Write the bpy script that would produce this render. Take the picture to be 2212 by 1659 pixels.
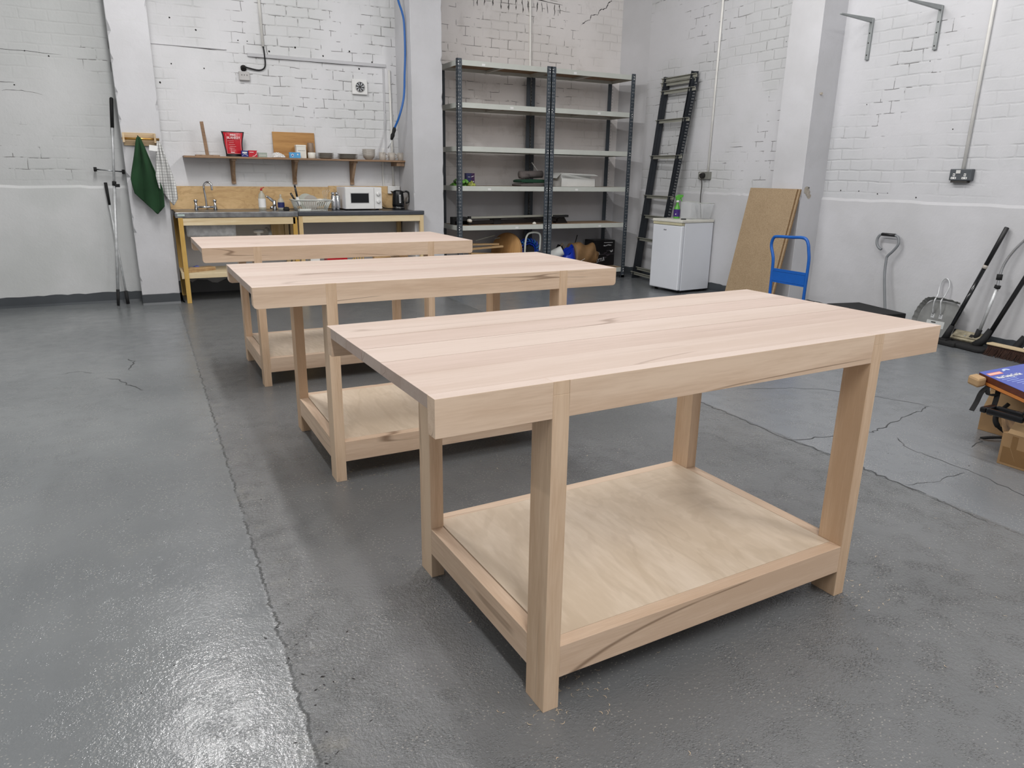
import bpy, bmesh, math, random
from mathutils import Vector, Matrix, noise as mnoise
from math import sin, cos, pi, radians as rad
random.seed(7)
S = bpy.context.scene
for o in list(bpy.data.objects): bpy.data.objects.remove(o)
C = bpy.data.collections.new('workshop'); S.collection.children.link(C)

# ------------------------------------------------------------------ camera, world, lights, exposure
cam = bpy.data.objects.new('camera', bpy.data.cameras.new('camera')); C.objects.link(cam)
cam.data.sensor_width = 36; cam.data.lens = 25.011; cam.data.clip_start = .05
Rt, Up, Fw = (.892841,-.450138,.014526), (.114394,.257858,.959387), (.435602,.854918,-.281719)
cam.matrix_world = Matrix(((Rt[0],Up[0],-Fw[0],0),(Rt[1],Up[1],-Fw[1],0),(Rt[2],Up[2],-Fw[2],1.28649),(0,0,0,1)))
S.camera = cam
w = bpy.data.worlds.new('world'); S.world = w; w.use_nodes = True
w.node_tree.nodes['Background'].inputs[0].default_value = (.8,.87,1,1)
w.node_tree.nodes['Background'].inputs[1].default_value = .05
# bare fluorescent tubes out of frame overhead, each running along the room and shining to both sides and down
def tube_light(x, y, z, length, power, width=.09, col=(1,.985,.975)):
    for tilt in (rad(52), rad(-52)):
        L = bpy.data.lights.new('ceiling_tube_light', 'AREA'); L.shape = 'RECTANGLE'; L.size = width; L.size_y = length
        L.energy = power; L.color = col
        o = bpy.data.objects.new('ceiling_tube_light', L); o.location = (x-.04*(1 if tilt > 0 else -1),y,z); o.rotation_euler = (0,tilt,0); C.objects.link(o)
LZ = 3.95
for x_, y_, p_ in ((.15,5.6,86),(.15,2.5,38),(.15,-.7,80),(3.35,4.6,60),(3.35,1.9,34),(3.35,-1.2,64),(-3.2,2.6,30)):
    tube_light(x_, y_, LZ, 2.0, p_)
S.view_settings.view_transform = 'Standard'; S.view_settings.look = 'None'
S.view_settings.gamma = 1; S.view_settings.use_curve_mapping = False
S.view_settings.exposure = -.32

# ------------------------------------------------------------------ material helpers
def lin(c):
    return tuple(((v/255)/12.92 if v/255 <= .04045 else ((v/255+.055)/1.055)**2.4) for v in c) + (1,)
class NT:
    def __init__(s, name):
        s.m = bpy.data.materials.new(name); s.m.use_nodes = True; s.t = s.m.node_tree
        s.b = s.t.nodes['Principled BSDF']
    def n(s, typ, **k):
        nd = s.t.nodes.new(typ)
        ins = k.pop('ins', {})
        for a, v in k.items(): setattr(nd, a, v)
        for a, v in ins.items():
            if hasattr(v, 'is_output') or isinstance(v, bpy.types.NodeSocket): s.t.links.new(v, nd.inputs[a])
            else: nd.inputs[a].default_value = v
        return nd
    def link(s, a, b): s.t.links.new(a, b)
    def math(s, op, a, b=None, c=None, clamp=False):
        nd = s.n('ShaderNodeMath', operation=op); nd.use_clamp = clamp
        for i, v in enumerate((a, b, c)):
            if v is None: continue
            if isinstance(v, bpy.types.NodeSocket): s.link(v, nd.inputs[i])
            else: nd.inputs[i].default_value = v
        return nd.outputs[0]
    def mix(s, f, a, b, mode='MIX'):
        nd = s.n('ShaderNodeMix', data_type='RGBA', blend_type=mode)
        for i, v in ((0, f), (6, a), (7, b)):
            if isinstance(v, bpy.types.NodeSocket): s.link(v, nd.inputs[i])
            else: nd.inputs[i].default_value = v
        return nd.outputs[2]
    def ramp(s, f, lo, hi, a=0., b=1.):
        nd = s.n('ShaderNodeMapRange', interpolation_type='SMOOTHSTEP'); s.link(f, nd.inputs[0])
        nd.inputs[1].default_value = lo; nd.inputs[2].default_value = hi; nd.inputs[3].default_value = a; nd.inputs[4].default_value = b
        return nd.outputs[0]
    def noise(s, vec, scale, detail=4, rough=.5, dist=0):
        nd = s.n('ShaderNodeTexNoise'); s.link(vec, nd.inputs['Vector'])
        nd.inputs['Scale'].default_value = scale; nd.inputs['Detail'].default_value = detail
        nd.inputs['Roughness'].default_value = rough; nd.inputs['Distortion'].default_value = dist
        return nd.outputs[0]
    def scale(s, vec, sc, loc=(0,0,0)):
        nd = s.n('ShaderNodeMapping'); s.link(vec, nd.inputs[0]); nd.inputs['Scale'].default_value = sc
        nd.inputs['Location'].default_value = loc
        return nd.outputs[0]
    def bump(s, h, strength, dist, prev=None):
        nd = s.n('ShaderNodeBump'); s.link(h, nd.inputs['Height']); nd.inputs['Strength'].default_value = strength
        nd.inputs['Distance'].default_value = dist
        if prev is not None: s.link(prev, nd.inputs['Normal'])
        return nd.outputs[0]
    def obj(s): return s.n('ShaderNodeTexCoord').outputs['Object']
    def pos(s): return s.n('ShaderNodeNewGeometry').outputs['Position']
    def set(s, **k):
        names = dict(col='Base Color', rough='Roughness', metal='Metallic', nrm='Normal', ior='IOR', trans='Transmission Weight', spec='Specular IOR Level', coat='Coat Weight', crough='Coat Roughness', alpha='Alpha', sss='Subsurface Weight')
        for a, v in k.items():
            i = s.b.inputs[names[a]]
            if isinstance(v, bpy.types.NodeSocket): s.link(v, i)
            else: i.default_value = v
        return s.m
def plain(name, col, rough=.5, metal=0, var=.06, sc=8, bump=0, bsc=60, **k):
    t = NT(name); v = t.obj(); c = lin(col)
    f = t.noise(v, sc, 3)
    t.set(col=t.mix(t.ramp(f, .3, .7), tuple(x*(1-var) for x in c[:3])+(1,), tuple(min(1, x*(1+var)) for x in c[:3])+(1,)), rough=rough, metal=metal, **k)
    if bump: t.set(nrm=t.bump(t.noise(v, bsc, 3), bump, .002))
    return t.m
def wood(name, base, dark, axis=0, freq=9, stretch=.07, var=1., vein=.0, veincol=(120,95,72), rough=.55, flame=0., knots=0, rnd=True):
    t = NT(name); v = t.obj()
    if rnd:
        r = t.n('ShaderNodeObjectInfo').outputs['Random']
        off = t.n('ShaderNodeVectorMath', operation='SCALE'); off.inputs[0].default_value = (7.3, 5.1, 3.7); t.link(r, off.inputs['Scale'])
        ad = t.n('ShaderNodeVectorMath', operation='ADD'); t.link(v, ad.inputs[0]); t.link(off.outputs[0], ad.inputs[1]); v = ad.outputs[0]
    sc = [1,1,1]; sc[axis] = stretch
    vs = t.scale(v, sc)
    broad = t.noise(vs, freq*.6, 3, .5, .6)
    grain = t.noise(vs, freq*4, 4, .6, .3)
    fine = t.noise(vs, freq*22, 2, .5)
    a, b = lin(base), lin(dark)
    f = t.math('ADD', t.math('MULTIPLY', broad, .55), t.math('ADD', t.math('MULTIPLY', grain, .3), t.math('MULTIPLY', fine, .15)))
    col = t.mix(t.ramp(f, .40, .62, 0, var), a, b)
    if vein:
        vn = t.noise(t.scale(v, [x if i != axis else x*.8 for i, x in enumerate(sc)]), freq*.6, 2, .4, .8)
        band = t.ramp(t.math('ABSOLUTE', t.math('SUBTRACT', vn, .5)), 0, .008, 1, 0)
        msk = t.ramp(t.noise(v, 2.3, 2), .47, .58)
        col = t.mix(t.math('MULTIPLY', t.math('MULTIPLY', band, msk), vein), col, lin(veincol))
    if flame:
        fl = t.noise(t.scale(v, [x if i != axis else x*2.2 for i, x in enumerate(sc)]), freq*.45, 4, .55, 2.2)
        wv = t.math('SINE', t.math('MULTIPLY', fl, 55.))
        col = t.mix(t.math('MULTIPLY', t.ramp(wv, .1, 1), flame), col, lin(veincol))
    if knots:
        vo = t.n('ShaderNodeTexVoronoi', feature='F1'); t.link(t.scale(v, [1 if i != axis else .5 for i in range(3)]), vo.inputs['Vector']); vo.inputs['Scale'].default_value = knots
        col = t.mix(t.ramp(vo.outputs['Distance'], .035, .07, .75, 0), col, lin((110,70,40)))
    return t.set(col=col, rough=rough, nrm=t.bump(grain, .12, .001))
BEECH, BEECHD, VEIN = (228,203,178), (208,179,152), (122,94,70)
beechX = wood('beech_grain_along_length', BEECH, BEECHD, 0, vein=.75, veincol=VEIN)
beechY = wood('beech_grain_across', BEECH, BEECHD, 1, vein=.5, veincol=VEIN)
beechZ = wood('beech_grain_upright', (224,197,168), (202,170,138), 2, vein=.35, veincol=VEIN)  # warmer and deeper than the rails, light bounced between legs put into the colour
beechT = wood('beech_top_boards_darkened', (192,175,164), (181,162,149), 0, freq=7, vein=.6, veincol=(128,106,90))  # same beech as the sides, colour darkened to hold back the overhead light
beechT2 = wood('beech_top_boards_pinker_darkened', (188,169,158), (176,156,143), 0, freq=7, vein=.7, veincol=(128,106,90))  # pinker boards, darkened against the overhead light like the other top boards
endgrain = plain('beech_end_grain', (196,170,146), .7, var=.12, sc=60)
ply = wood('birch_plywood_panel', (236,219,198), (216,197,173), 1, freq=3.2, stretch=.2, flame=.16, veincol=(178,156,128))
pine = wood('pale_pine', (224,207,172), (206,183,142), 0, freq=10, vein=.25, knots=3.2)
pineZ = wood('pale_pine_upright', (218,194,150), (196,166,116), 2, freq=10, vein=.2, knots=3.2)
pineY = wood('yellow_pine', (206,170,96), (184,144,66), 2, freq=8)
shelfwood = wood('brown_shelf_wood', (150,120,92), (118,92,70), 0, freq=14)
brackwood = wood('bracket_wood', (166,138,110), (128,102,78), 2, freq=14)
plysplash = wood('plywood_splashback', (214,182,134), (190,156,108), 0, freq=5, stretch=.25, flame=.3, veincol=(160,122,78))
bamboo = wood('bamboo', (184,138,78), (158,112,58), 0, freq=16, knots=0)
offcut = wood('offcut_wood', (196,164,120), (150,118,80), 0, freq=12)
chip = None
def chipmat(name, c1, c2, sc):
    t = NT(name); v = t.obj()
    vo = t.n('ShaderNodeTexVoronoi'); t.link(v, vo.inputs['Vector']); vo.inputs['Scale'].default_value = sc
    f = t.math('ADD', t.math('MULTIPLY', t.n('ShaderNodeSeparateColor', ins={0: vo.outputs['Color']}).outputs[0], .6), t.math('MULTIPLY', t.noise(v, 5, 4), .5))
    return t.set(col=t.mix(f, lin(c1), lin(c2)), rough=.75, nrm=t.bump(f, .1, .001))
chip = chipmat('chipboard', (138,116,88), (172,150,120), 160)
chipedge = chipmat('chipboard_edge', (105,80,54), (160,130,92), 220)
chipdull = chipmat('chipboard_shelf', (128,104,80), (160,134,106), 120)
black = plain('black_plastic', (26,26,28), .42)
rubber = plain('black_rubber', (22,22,23), .8)
blackgloss = plain('glossy_black', (16,17,20), .16)
white = plain('white_plastic', (228,228,226), .4, var=.02)
whitemetal = plain('white_enamel', (222,225,231), .35, var=.02, sc=2)
steel = plain('brushed_steel', (150,152,154), .34, 1, var=.25, sc=12, bump=.1, bsc=90)
chrome = plain('chrome', (205,206,208), .12, 1)
galv = plain('galvanised_steel', (202,204,205), .35, .25, var=.15, sc=20)
brass = plain('brass', (196,152,84), .3, 1)
postmat = plain('blue_grey_upright', (62,70,78), .45, 0, var=.1)
postdark = plain('dark_slotted_upright', (36,40,46), .5, 0, var=.1)
beam = plain('pale_grey_beam', (196,199,192), .45, var=.03)
beamdull = plain('dull_beige_beam', (146,146,136), .5)
slot = plain('slot_gap', (150,150,150), .6)
worktop = plain('dark_grey_laminate', (66,69,75), .32, var=.08)
red = plain('red_plastic', (176,26,36), .25)
bluep = plain('blue_paint', (18,88,168), .35)
hosem = plain('blue_hose', (28,94,168), .35)
bagblue = plain('blue_bag', (14,52,176), .35, bump=.5, bsc=14)
green = plain('dark_green_towelling', (22,58,30), .95, bump=.8, bsc=220)
greybl = plain('grey_felt_blanket', (92,86,84), .95, bump=.6, bsc=160)
greenbl = plain('green_felt', (22,60,42), .95, bump=.6, bsc=160)
card = plain('brown_cardboard', (172,142,104), .8, var=.05)
cardd = plain('taped_cardboard', (158,126,88), .55, var=.1)
tapem = plain('brown_parcel_tape', (132,100,62), .25, var=.06)
paper = plain('brown_wrapping_paper', (134,102,66), .7, var=.16, sc=7, bump=.9, bsc=12)
whitecard = plain('white_card', (216,217,214), .65, var=.03)
ceramic = plain('grey_stoneware', (158,152,144), .4)
ceramicl = plain('pale_stoneware', (176,169,160), .4)
tin = plain('cream_tin', (226,222,212), .45)
tilecol = plain('plaster_bare', (168,160,148), .9, var=.2, sc=30)
dark = plain('crack_dark', (58,56,54), .9)
darkhole = plain('hole_dark', (30,28,27), .9)
leaf = plain('green_packet', (96,150,62), .4, var=.5, sc=40)
yellow = plain('yellow_label', (214,180,40), .5)
def clear(name, col=(235,238,240), rough=.06, alpha=.25):
    t = NT(name); v = t.obj()
    return t.set(col=lin(col), rough=t.ramp(t.noise(v, 20), .2, .8, rough, rough+.06), alpha=alpha, spec=.7)
clearp = clear('clear_plastic', alpha=.13)
clearb = clear('clear_bottle', (200,205,196), .1, .45)

def checks():
    t = NT('checked_tea_towel'); v = t.obj()
    sp = t.n('ShaderNodeSeparateXYZ', ins={0: v})
    a = t.math('PINGPONG', sp.outputs[0], .011); b = t.math('PINGPONG', sp.outputs[2], .013)
    l = t.math('MAXIMUM', t.ramp(a, .0006, .0022, 1, 0), t.ramp(b, .0006, .0022, 1, 0))
    return t.set(col=t.mix(t.math('MULTIPLY', l, .85), lin((206,206,204)), lin((50,52,56))), rough=.95)
teat = checks()

# ------------------------------------------------------------------ mesh helpers
class MB:
    def __init__(s): s.v = []; s.f = []; s.mi = []; s.sm = []; s.mats = []
    def m(s, mat):
        if mat not in s.mats: s.mats.append(mat)
        return s.mats.index(mat)
    def add(s, vs, fs, mat, smooth=False):
        o = len(s.v); s.v += [tuple(v) for v in vs]; i = s.m(mat)
        for f in fs: s.f.append(tuple(o+k for k in f)); s.mi.append(i); s.sm.append(smooth)
        return s
    def box(s, x0, x1, y0, y1, z0, z1, mat, M=None):
        vs = [(x,y,z) for z in (z0,z1) for y in (y0,y1) for x in (x0,x1)]
        if M is not None: vs = [M @ Vector(v) for v in vs]
        return s.add(vs, [(0,2,3,1),(4,5,7,6),(0,1,5,4),(2,6,7,3),(0,4,6,2),(1,3,7,5)], mat)
    def prism(s, poly, axis, a, b, mat, M=None, smooth=False):
        # poly: list of 2D points in the two other axes (cyclic order), extruded along axis
        def P(p, t):
            q = [0,0,0]; q[axis] = t; o = [i for i in range(3) if i != axis]; q[o[0]] = p[0]; q[o[1]] = p[1]; return Vector(q)
        n = len(poly); vs = [P(p,a) for p in poly]+[P(p,b) for p in poly]
        if M is not None: vs = [M @ v for v in vs]
        fs = [tuple(range(n))[::-1], tuple(range(n,2*n))]+[(i,(i+1)%n,n+(i+1)%n,n+i) for i in range(n)]
        return s.add(vs, fs, mat, smooth)
    def tube(s, pts, r, mat, seg=10, cap=True, close=False):
        pts = [Vector(p) for p in pts]; n = len(pts); rs = r if isinstance(r, (list,tuple)) else [r]*n
        vs = []; prev = None
        for i, p in enumerate(pts):
            a = pts[(i-1) % n] if (i or close) else p; b = pts[(i+1) % n] if (i < n-1 or close) else p
            d = (b-a).normalized()
            if prev is None:
                u = d.orthogonal().normalized()
            else:
                u = (prev - d*prev.dot(d)).normalized()
            prev = u; w_ = d.cross(u)
            vs += [p + (u*cos(2*pi*k/seg)+w_*sin(2*pi*k/seg))*rs[i] for k in range(seg)]
        fs = []
        for i in range(n if close else n-1):
            for k in range(seg):
                j = (i+1) % n; fs.append((i*seg+k, i*seg+(k+1)%seg, j*seg+(k+1)%seg, j*seg+k))
        s.add(vs, fs, mat, True)
        if cap and not close:
            s.add(vs[:seg], [tuple(range(seg))[::-1]], mat); s.add(vs[-seg:], [tuple(range(seg))], mat)
        return s
    def lathe(s, prof, mat, seg=24, c=(0,0,0), M=None, cap=True):
        vs = []
        for r, z in prof:
            vs += [Vector((c[0]+r*cos(2*pi*k/seg), c[1]+r*sin(2*pi*k/seg), c[2]+z)) for k in range(seg)]
        if M is not None: vs = [M @ v for v in vs]
        n = len(prof); fs = [(i*seg+k, i*seg+(k+1)%seg, (i+1)*seg+(k+1)%seg, (i+1)*seg+k) for i in range(n-1) for k in range(seg)]
        s.add(vs, fs, mat, True)
        if cap:
            if prof[0][0] > 1e-4: s.add(vs[:seg], [tuple(range(seg))[::-1]], mat)
            if prof[-1][0] > 1e-4: s.add(vs[-seg:], [tuple(range(seg))], mat)
        return s
    def grid(s, fn, nu, nv, mat, smooth=True, thick=0):
        vs = [Vector(fn(i/nu, j/nv)) for j in range(nv+1) for i in range(nu+1)]
        fs = [(j*(nu+1)+i, j*(nu+1)+i+1, (j+1)*(nu+1)+i+1, (j+1)*(nu+1)+i) for j in range(nv) for i in range(nu)]
        return s.add(vs, fs, mat, smooth)
    def ribbon(s, pts, nrm, w_, mat, jit=.0, sub=6, lift=.0008):
        nrm = Vector(nrm); P = []
        for a, b in zip(pts, pts[1:]):
            a, b = Vector(a), Vector(b)
            for k in range(sub): P.append(a.lerp(b, k/sub) + Vector([random.uniform(-jit,jit) for _ in range(3)]))
        P.append(Vector(pts[-1])); P = [p-nrm*(p-Vector(pts[0])).dot(nrm)+nrm*lift for p in P]
        vs = []
        for i, p in enumerate(P):
            d = (P[min(i+1,len(P)-1)]-P[max(i-1,0)]).normalized(); q = d.cross(nrm).normalized()
            ww = w_*random.uniform(.3,1.1)*(.3 if i in (0,len(P)-1) else 1)
            vs += [p-q*ww/2, p+q*ww/2]
        return s.add(vs, [(2*i,2*i+1,2*i+3,2*i+2) for i in range(len(P)-1)], mat)
    def disc(s, c, nrm, r, mat, seg=7, lift=.001):
        nrm = Vector(nrm); u = nrm.orthogonal().normalized(); v = nrm.cross(u); c = Vector(c)+nrm*lift
        return s.add([c+(u*cos(2*pi*k/seg)+v*sin(2*pi*k/seg))*r*random.uniform(.75,1.1) for k in range(seg)], [tuple(range(seg))], mat)
    def build(s, name, parent=None, bevel=0, solid=0, sub=0, loc=None, rot=None):
        me = bpy.data.meshes.new(name); me.from_pydata(s.v, [], s.f)
        for m_ in s.mats: me.materials.append(m_)
        for p, i, sm in zip(me.polygons, s.mi, s.sm): p.material_index = i; p.use_smooth = sm
        bm = bmesh.new(); bm.from_mesh(me); bmesh.ops.remove_doubles(bm, verts=bm.verts, dist=1e-6) if any(s.sm) else None
        bmesh.ops.recalc_face_normals(bm, faces=bm.faces); bm.to_mesh(me); bm.free()
        o = bpy.data.objects.new(name, me); C.objects.link(o)
        if parent: o.parent = parent
        if loc: o.location = loc
        if rot: o.rotation_euler = rot
        if solid: md = o.modifiers.new('solid','SOLIDIFY'); md.thickness = solid; md.offset = 0
        if bevel: md = o.modifiers.new('bevel','BEVEL'); md.width = bevel; md.segments = 2; md.limit_method = 'ANGLE'; md.angle_limit = rad(40)
        if sub: md = o.modifiers.new('sub','SUBSURF'); md.levels = sub; md.render_levels = sub
        return o
def tag(o, label=None, cat=None, group=None, kind=None):
    if label: o['label'] = label
    if cat: o['category'] = cat
    if group: o['group'] = group
    if kind: o['kind'] = kind
    return o
def T(name, label, cat, loc=(0,0,0), rz=0, group=None):
    o = bpy.data.objects.new(name, None); C.objects.link(o); o.empty_display_size = .1
    o.location = loc; o.rotation_euler = (0,0,rz); return tag(o, label, cat, group)
def copy_tree(o, parent=None):
    c = o.copy(); C.objects.link(c)
    if parent: c.parent = parent
    for ch in [k for k in bpy.data.objects if k.parent == o]: copy_tree(ch, c)
    return c
def text_mesh(txt, size, mat, M, mb, depth=.0003, bold=0., sx=1.):
    cu = bpy.data.curves.new('t', 'FONT'); cu.body = txt; cu.size = size; cu.extrude = 0; cu.offset = bold; cu.resolution_u = 2
    ob = bpy.data.objects.new('t', cu); C.objects.link(ob); bpy.context.view_layer.update()
    me = bpy.data.meshes.new_from_object(ob.evaluated_get(bpy.context.evaluated_depsgraph_get()))
    bpy.data.objects.remove(ob)
    mb.add([M @ Vector((v.co.x*sx, v.co.y, depth)) for v in me.vertices], [tuple(p.vertices) for p in me.polygons], mat)
    bpy.data.meshes.remove(me)
def frameM(o, x, y):   # matrix: local x->x, y->y, z->x cross y at origin o
    x = Vector(x).normalized(); y = Vector(y).normalized(); z = x.cross(y)
    return Matrix(((x[0],y[0],z[0],o[0]),(x[1],y[1],z[1],o[1]),(x[2],y[2],z[2],o[2]),(0,0,0,1)))
def bez(pts, n=8):     # catmull-rom through points
    P = [Vector(p) for p in pts]; P = [P[0]*2-P[1]]+P+[P[-1]*2-P[-2]]; out = []
    for i in range(1, len(P)-2):
        for k in range(n):
            t = k/n; a,b,c,d = P[i-1:i+3]
            out.append(.5*((2*b)+(c-a)*t+(2*a-5*b+4*c-d)*t*t+(3*b-a-3*c+d)*t**3))
    out.append(P[-2]); return out
# ------------------------------------------------------------------ room materials
def wallmat(name, axis, brick=1., gaps=.5, c1=(222,222,224), c2=(210,211,211), zs=1.12, gapx=None, dirt=.0):
    t = NT(name); v = t.pos()
    sp = t.n('ShaderNodeSeparateXYZ', ins={0: v}); h = sp.outputs[axis]; z = sp.outputs[2]
    wob = t.math('MULTIPLY', t.math('SUBTRACT', t.noise(v, 3.5, 3), .5), .035)
    cv = t.n('ShaderNodeCombineXYZ', ins={0: t.math('ADD', h, wob), 1: t.math('ADD', z, wob)}).outputs[0]
    def brk(size, smooth):
        b = t.n('ShaderNodeTexBrick'); t.link(cv, b.inputs['Vector']); b.inputs['Scale'].default_value = 1
        b.inputs['Brick Width'].default_value = .225; b.inputs['Row Height'].default_value = .098
        b.inputs['Mortar Size'].default_value = size; b.inputs['Mortar Smooth'].default_value = smooth
        return b.outputs['Fac']
    up = t.ramp(z, zs-.02, zs+.12)
    m1 = t.ramp(t.noise(v, 1.3, 4, .6), .44, .60)
    mask = t.math('MULTIPLY', t.math('MULTIPLY', up, t.math('ADD', .06, t.math('MULTIPLY', m1, .94))), brick)
    soft = t.math('MULTIPLY', brk(.012, .9), mask)
    reg = t.ramp(t.noise(t.scale(v, (1,1,1), (3,1,2)), 1.1, 2), .62-gaps*.35, .70-gaps*.3)
    if gapx:
        reg = t.math('MULTIPLY', reg, t.math('MULTIPLY', t.math('MULTIPLY', t.ramp(h, gapx[0]-.2, gapx[0]+.1), t.ramp(h, gapx[1]-.1, gapx[1]+.2, 1, 0)), t.ramp(z, gapx[2], gapx[2]+.3)))
    thin = t.math('MULTIPLY', brk(.0028, .1), t.math('MULTIPLY', reg, t.math('MULTIPLY', up, t.ramp(t.noise(v, 9, 3), .50, .58))))
    lump = t.noise(v, 7, 5, .6); fine = t.noise(v, 55, 3, .6)
    hgt = t.math('SUBTRACT', t.math('ADD', t.math('MULTIPLY', lump, .7), t.math('MULTIPLY', fine, .12)), t.math('MULTIPLY', soft, .5))
    col = t.mix(t.ramp(t.noise(v, 1.3, 4), .35, .65), lin(c1), lin(c2))
    if dirt: col = t.mix(t.math('MULTIPLY', t.ramp(t.noise(v, 3, 5, .65), .56, .72), dirt), col, lin((160,152,144)))
    col = t.mix(t.math('MULTIPLY', soft, .10), col, lin((140,138,134)))
    col = t.mix(t.math('MULTIPLY', thin, .8), col, lin((60,56,52)))
    return t.set(col=col, rough=.62, nrm=t.bump(hgt, .65, .011), spec=.35)
wm_left = wallmat('painted_wall_left', 0, .35, .25, (196,197,197), (186,188,187))
wm_kit = wallmat('painted_wall_kitchen', 0, 1, 1.1, gapx=(1.05,2.8,1.62))
wm_shelf = wallmat('painted_wall_shelving', 0, 1, 1.5, (232,228,226), (222,218,215), gapx=(3.2,5.1,1.9), dirt=.25)
wm_right = wallmat('painted_wall_right', 1, .9, .35, c1=(204,204,207), c2=(194,195,196))
wm_rightn = wallmat('painted_wall_right_near', 1, .9, .5, c1=(199,199,202), c2=(190,191,193), gapx=(4.0,5.1,1.15))
def plaster(name, c1=(199,199,202), c2=(190,190,192)):
    t = NT(name); v = t.pos(); l = t.noise(v, 4, 5, .6)
    return t.set(col=t.mix(t.ramp(t.noise(v, 1.6, 4), .35, .65), lin(c1), lin(c2)), rough=.6, spec=.35, nrm=t.bump(t.math('ADD', l, t.math('MULTIPLY', t.noise(v, 60, 3), .10)), .7, .010))
plas = plaster('painted_plaster'); plasl = plaster('painted_plaster_left', (202,203,203), (192,194,193))
ceilm = plaster('ceiling_paint', (205,205,204), (196,196,195))
skirtm = plain('dark_skirting_paint', (62,66,70), .35, var=.15, sc=3)

def floormat():
    t = NT('grey_floor_paint'); v = t.pos()
    sp = t.n('ShaderNodeSeparateXYZ', ins={0: v}); x = sp.outputs[0]
    zone = t.math('MULTIPLY', t.ramp(x, .20, .23), t.ramp(x, 2.84, 2.87, 1, 0))
    right = t.ramp(x, 2.84, 2.87)
    c = t.mix(t.ramp(t.noise(v, .9, 5, .6), .3, .7), lin((106,109,111)), lin((120,123,124)))
    c = t.mix(zone, c, t.mix(t.noise(v, 2, 4), lin((102,104,105)), lin((116,117,118))))
    c = t.mix(right, c, t.mix(t.noise(v, 1.4, 4), lin((107,110,113)), lin((122,125,128))))
    c = t.mix(t.math('MULTIPLY', t.ramp(t.noise(v, 2.6, 6, .7), .62, .78), .35), c, lin((140,138,130)))
    # tiny pale shavings and grit
    vo = t.n('ShaderNodeTexVoronoi', feature='F1', voronoi_dimensions='2D'); t.link(t.scale(v, (1,1.5,1)), vo.inputs['Vector']); vo.inputs['Scale'].default_value = 42
    spk = t.math('MULTIPLY', t.ramp(vo.outputs['Distance'], .07, .13, 1, 0), t.ramp(t.noise(v, 7, 4, .6), .42, .62))
    c = t.mix(t.math('MULTIPLY', spk, .42), c, lin((196,190,180)))
    rough = t.math('ADD', t.ramp(t.noise(v, 3, 4), .3, .7, .12, .20), t.math('MULTIPLY', zone, -.02))
    n1 = t.noise(v, 70, 3, .6); n2 = t.noise(v, 9, 3); n3 = t.noise(t.scale(v, (1,1.7,1)), 190, 2, .6)
    amp = t.math('ADD', .42, t.math('MULTIPLY', zone, 1.2))
    amp = t.math('MULTIPLY', amp, t.ramp(t.noise(v, 1.1, 3), .3, .65, .45, 1.15))
    near = t.math('MULTIPLY', amp, t.math('ADD', n1, t.math('MULTIPLY', n3, .34)))
    pv = t.n('ShaderNodeTexVoronoi', feature='F1', voronoi_dimensions='2D'); t.link(t.scale(v, (1,1.35,1)), pv.inputs['Vector']); pv.inputs['Scale'].default_value = 78
    worm = t.ramp(t.math('ABSOLUTE', t.math('SUBTRACT', t.noise(v, 60, 2, .5), .5)), 0, .06, 1, 0)
    near = t.math('ADD', near, t.math('MULTIPLY', t.math('ADD', t.ramp(pv.outputs['Distance'], .05, .28, 1, 0), t.math('MULTIPLY', worm, .5)), t.math('MULTIPLY', amp, t.ramp(t.noise(v, 11, 3), .40, .66, 0, .55))))
    # crumbled slab joints running the length of the room
    wob = t.math('MULTIPLY', t.math('SUBTRACT', t.noise(t.scale(v, (0,1,0)), 13, 7, .8), .5), .085)
    jt = None
    for jx in (.215, 2.85):
        dd = t.math('ABSOLUTE', t.math('SUBTRACT', t.math('ADD', x, wob), jx))
        q = t.ramp(dd, 0, .0045, 1, 0); jt = q if jt is None else t.math('MAXIMUM', jt, q)
    jt = t.math('MULTIPLY', jt, t.ramp(t.noise(v, 16, 4, .7), .36, .58, .1, 1))
    c = t.mix(t.math('MULTIPLY', jt, .16), c, lin((70,70,68)))
    edge = t.math('MULTIPLY', t.ramp(t.math('ABSOLUTE', t.math('SUBTRACT', x, .25)), 0, .12, 1, 0), t.ramp(t.noise(v, 4, 5, .7), .52, .7))
    c = t.mix(t.math('MULTIPLY', edge, .3), c, lin((150,146,134)))
    near = t.math('SUBTRACT', near, t.math('MULTIPLY', jt, 1.0))
    return t.set(col=c, rough=rough, spec=.55, nrm=t.bump(near, .9, .0032, t.bump(n2, .2, .010)))
floorm = floormat()

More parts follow.
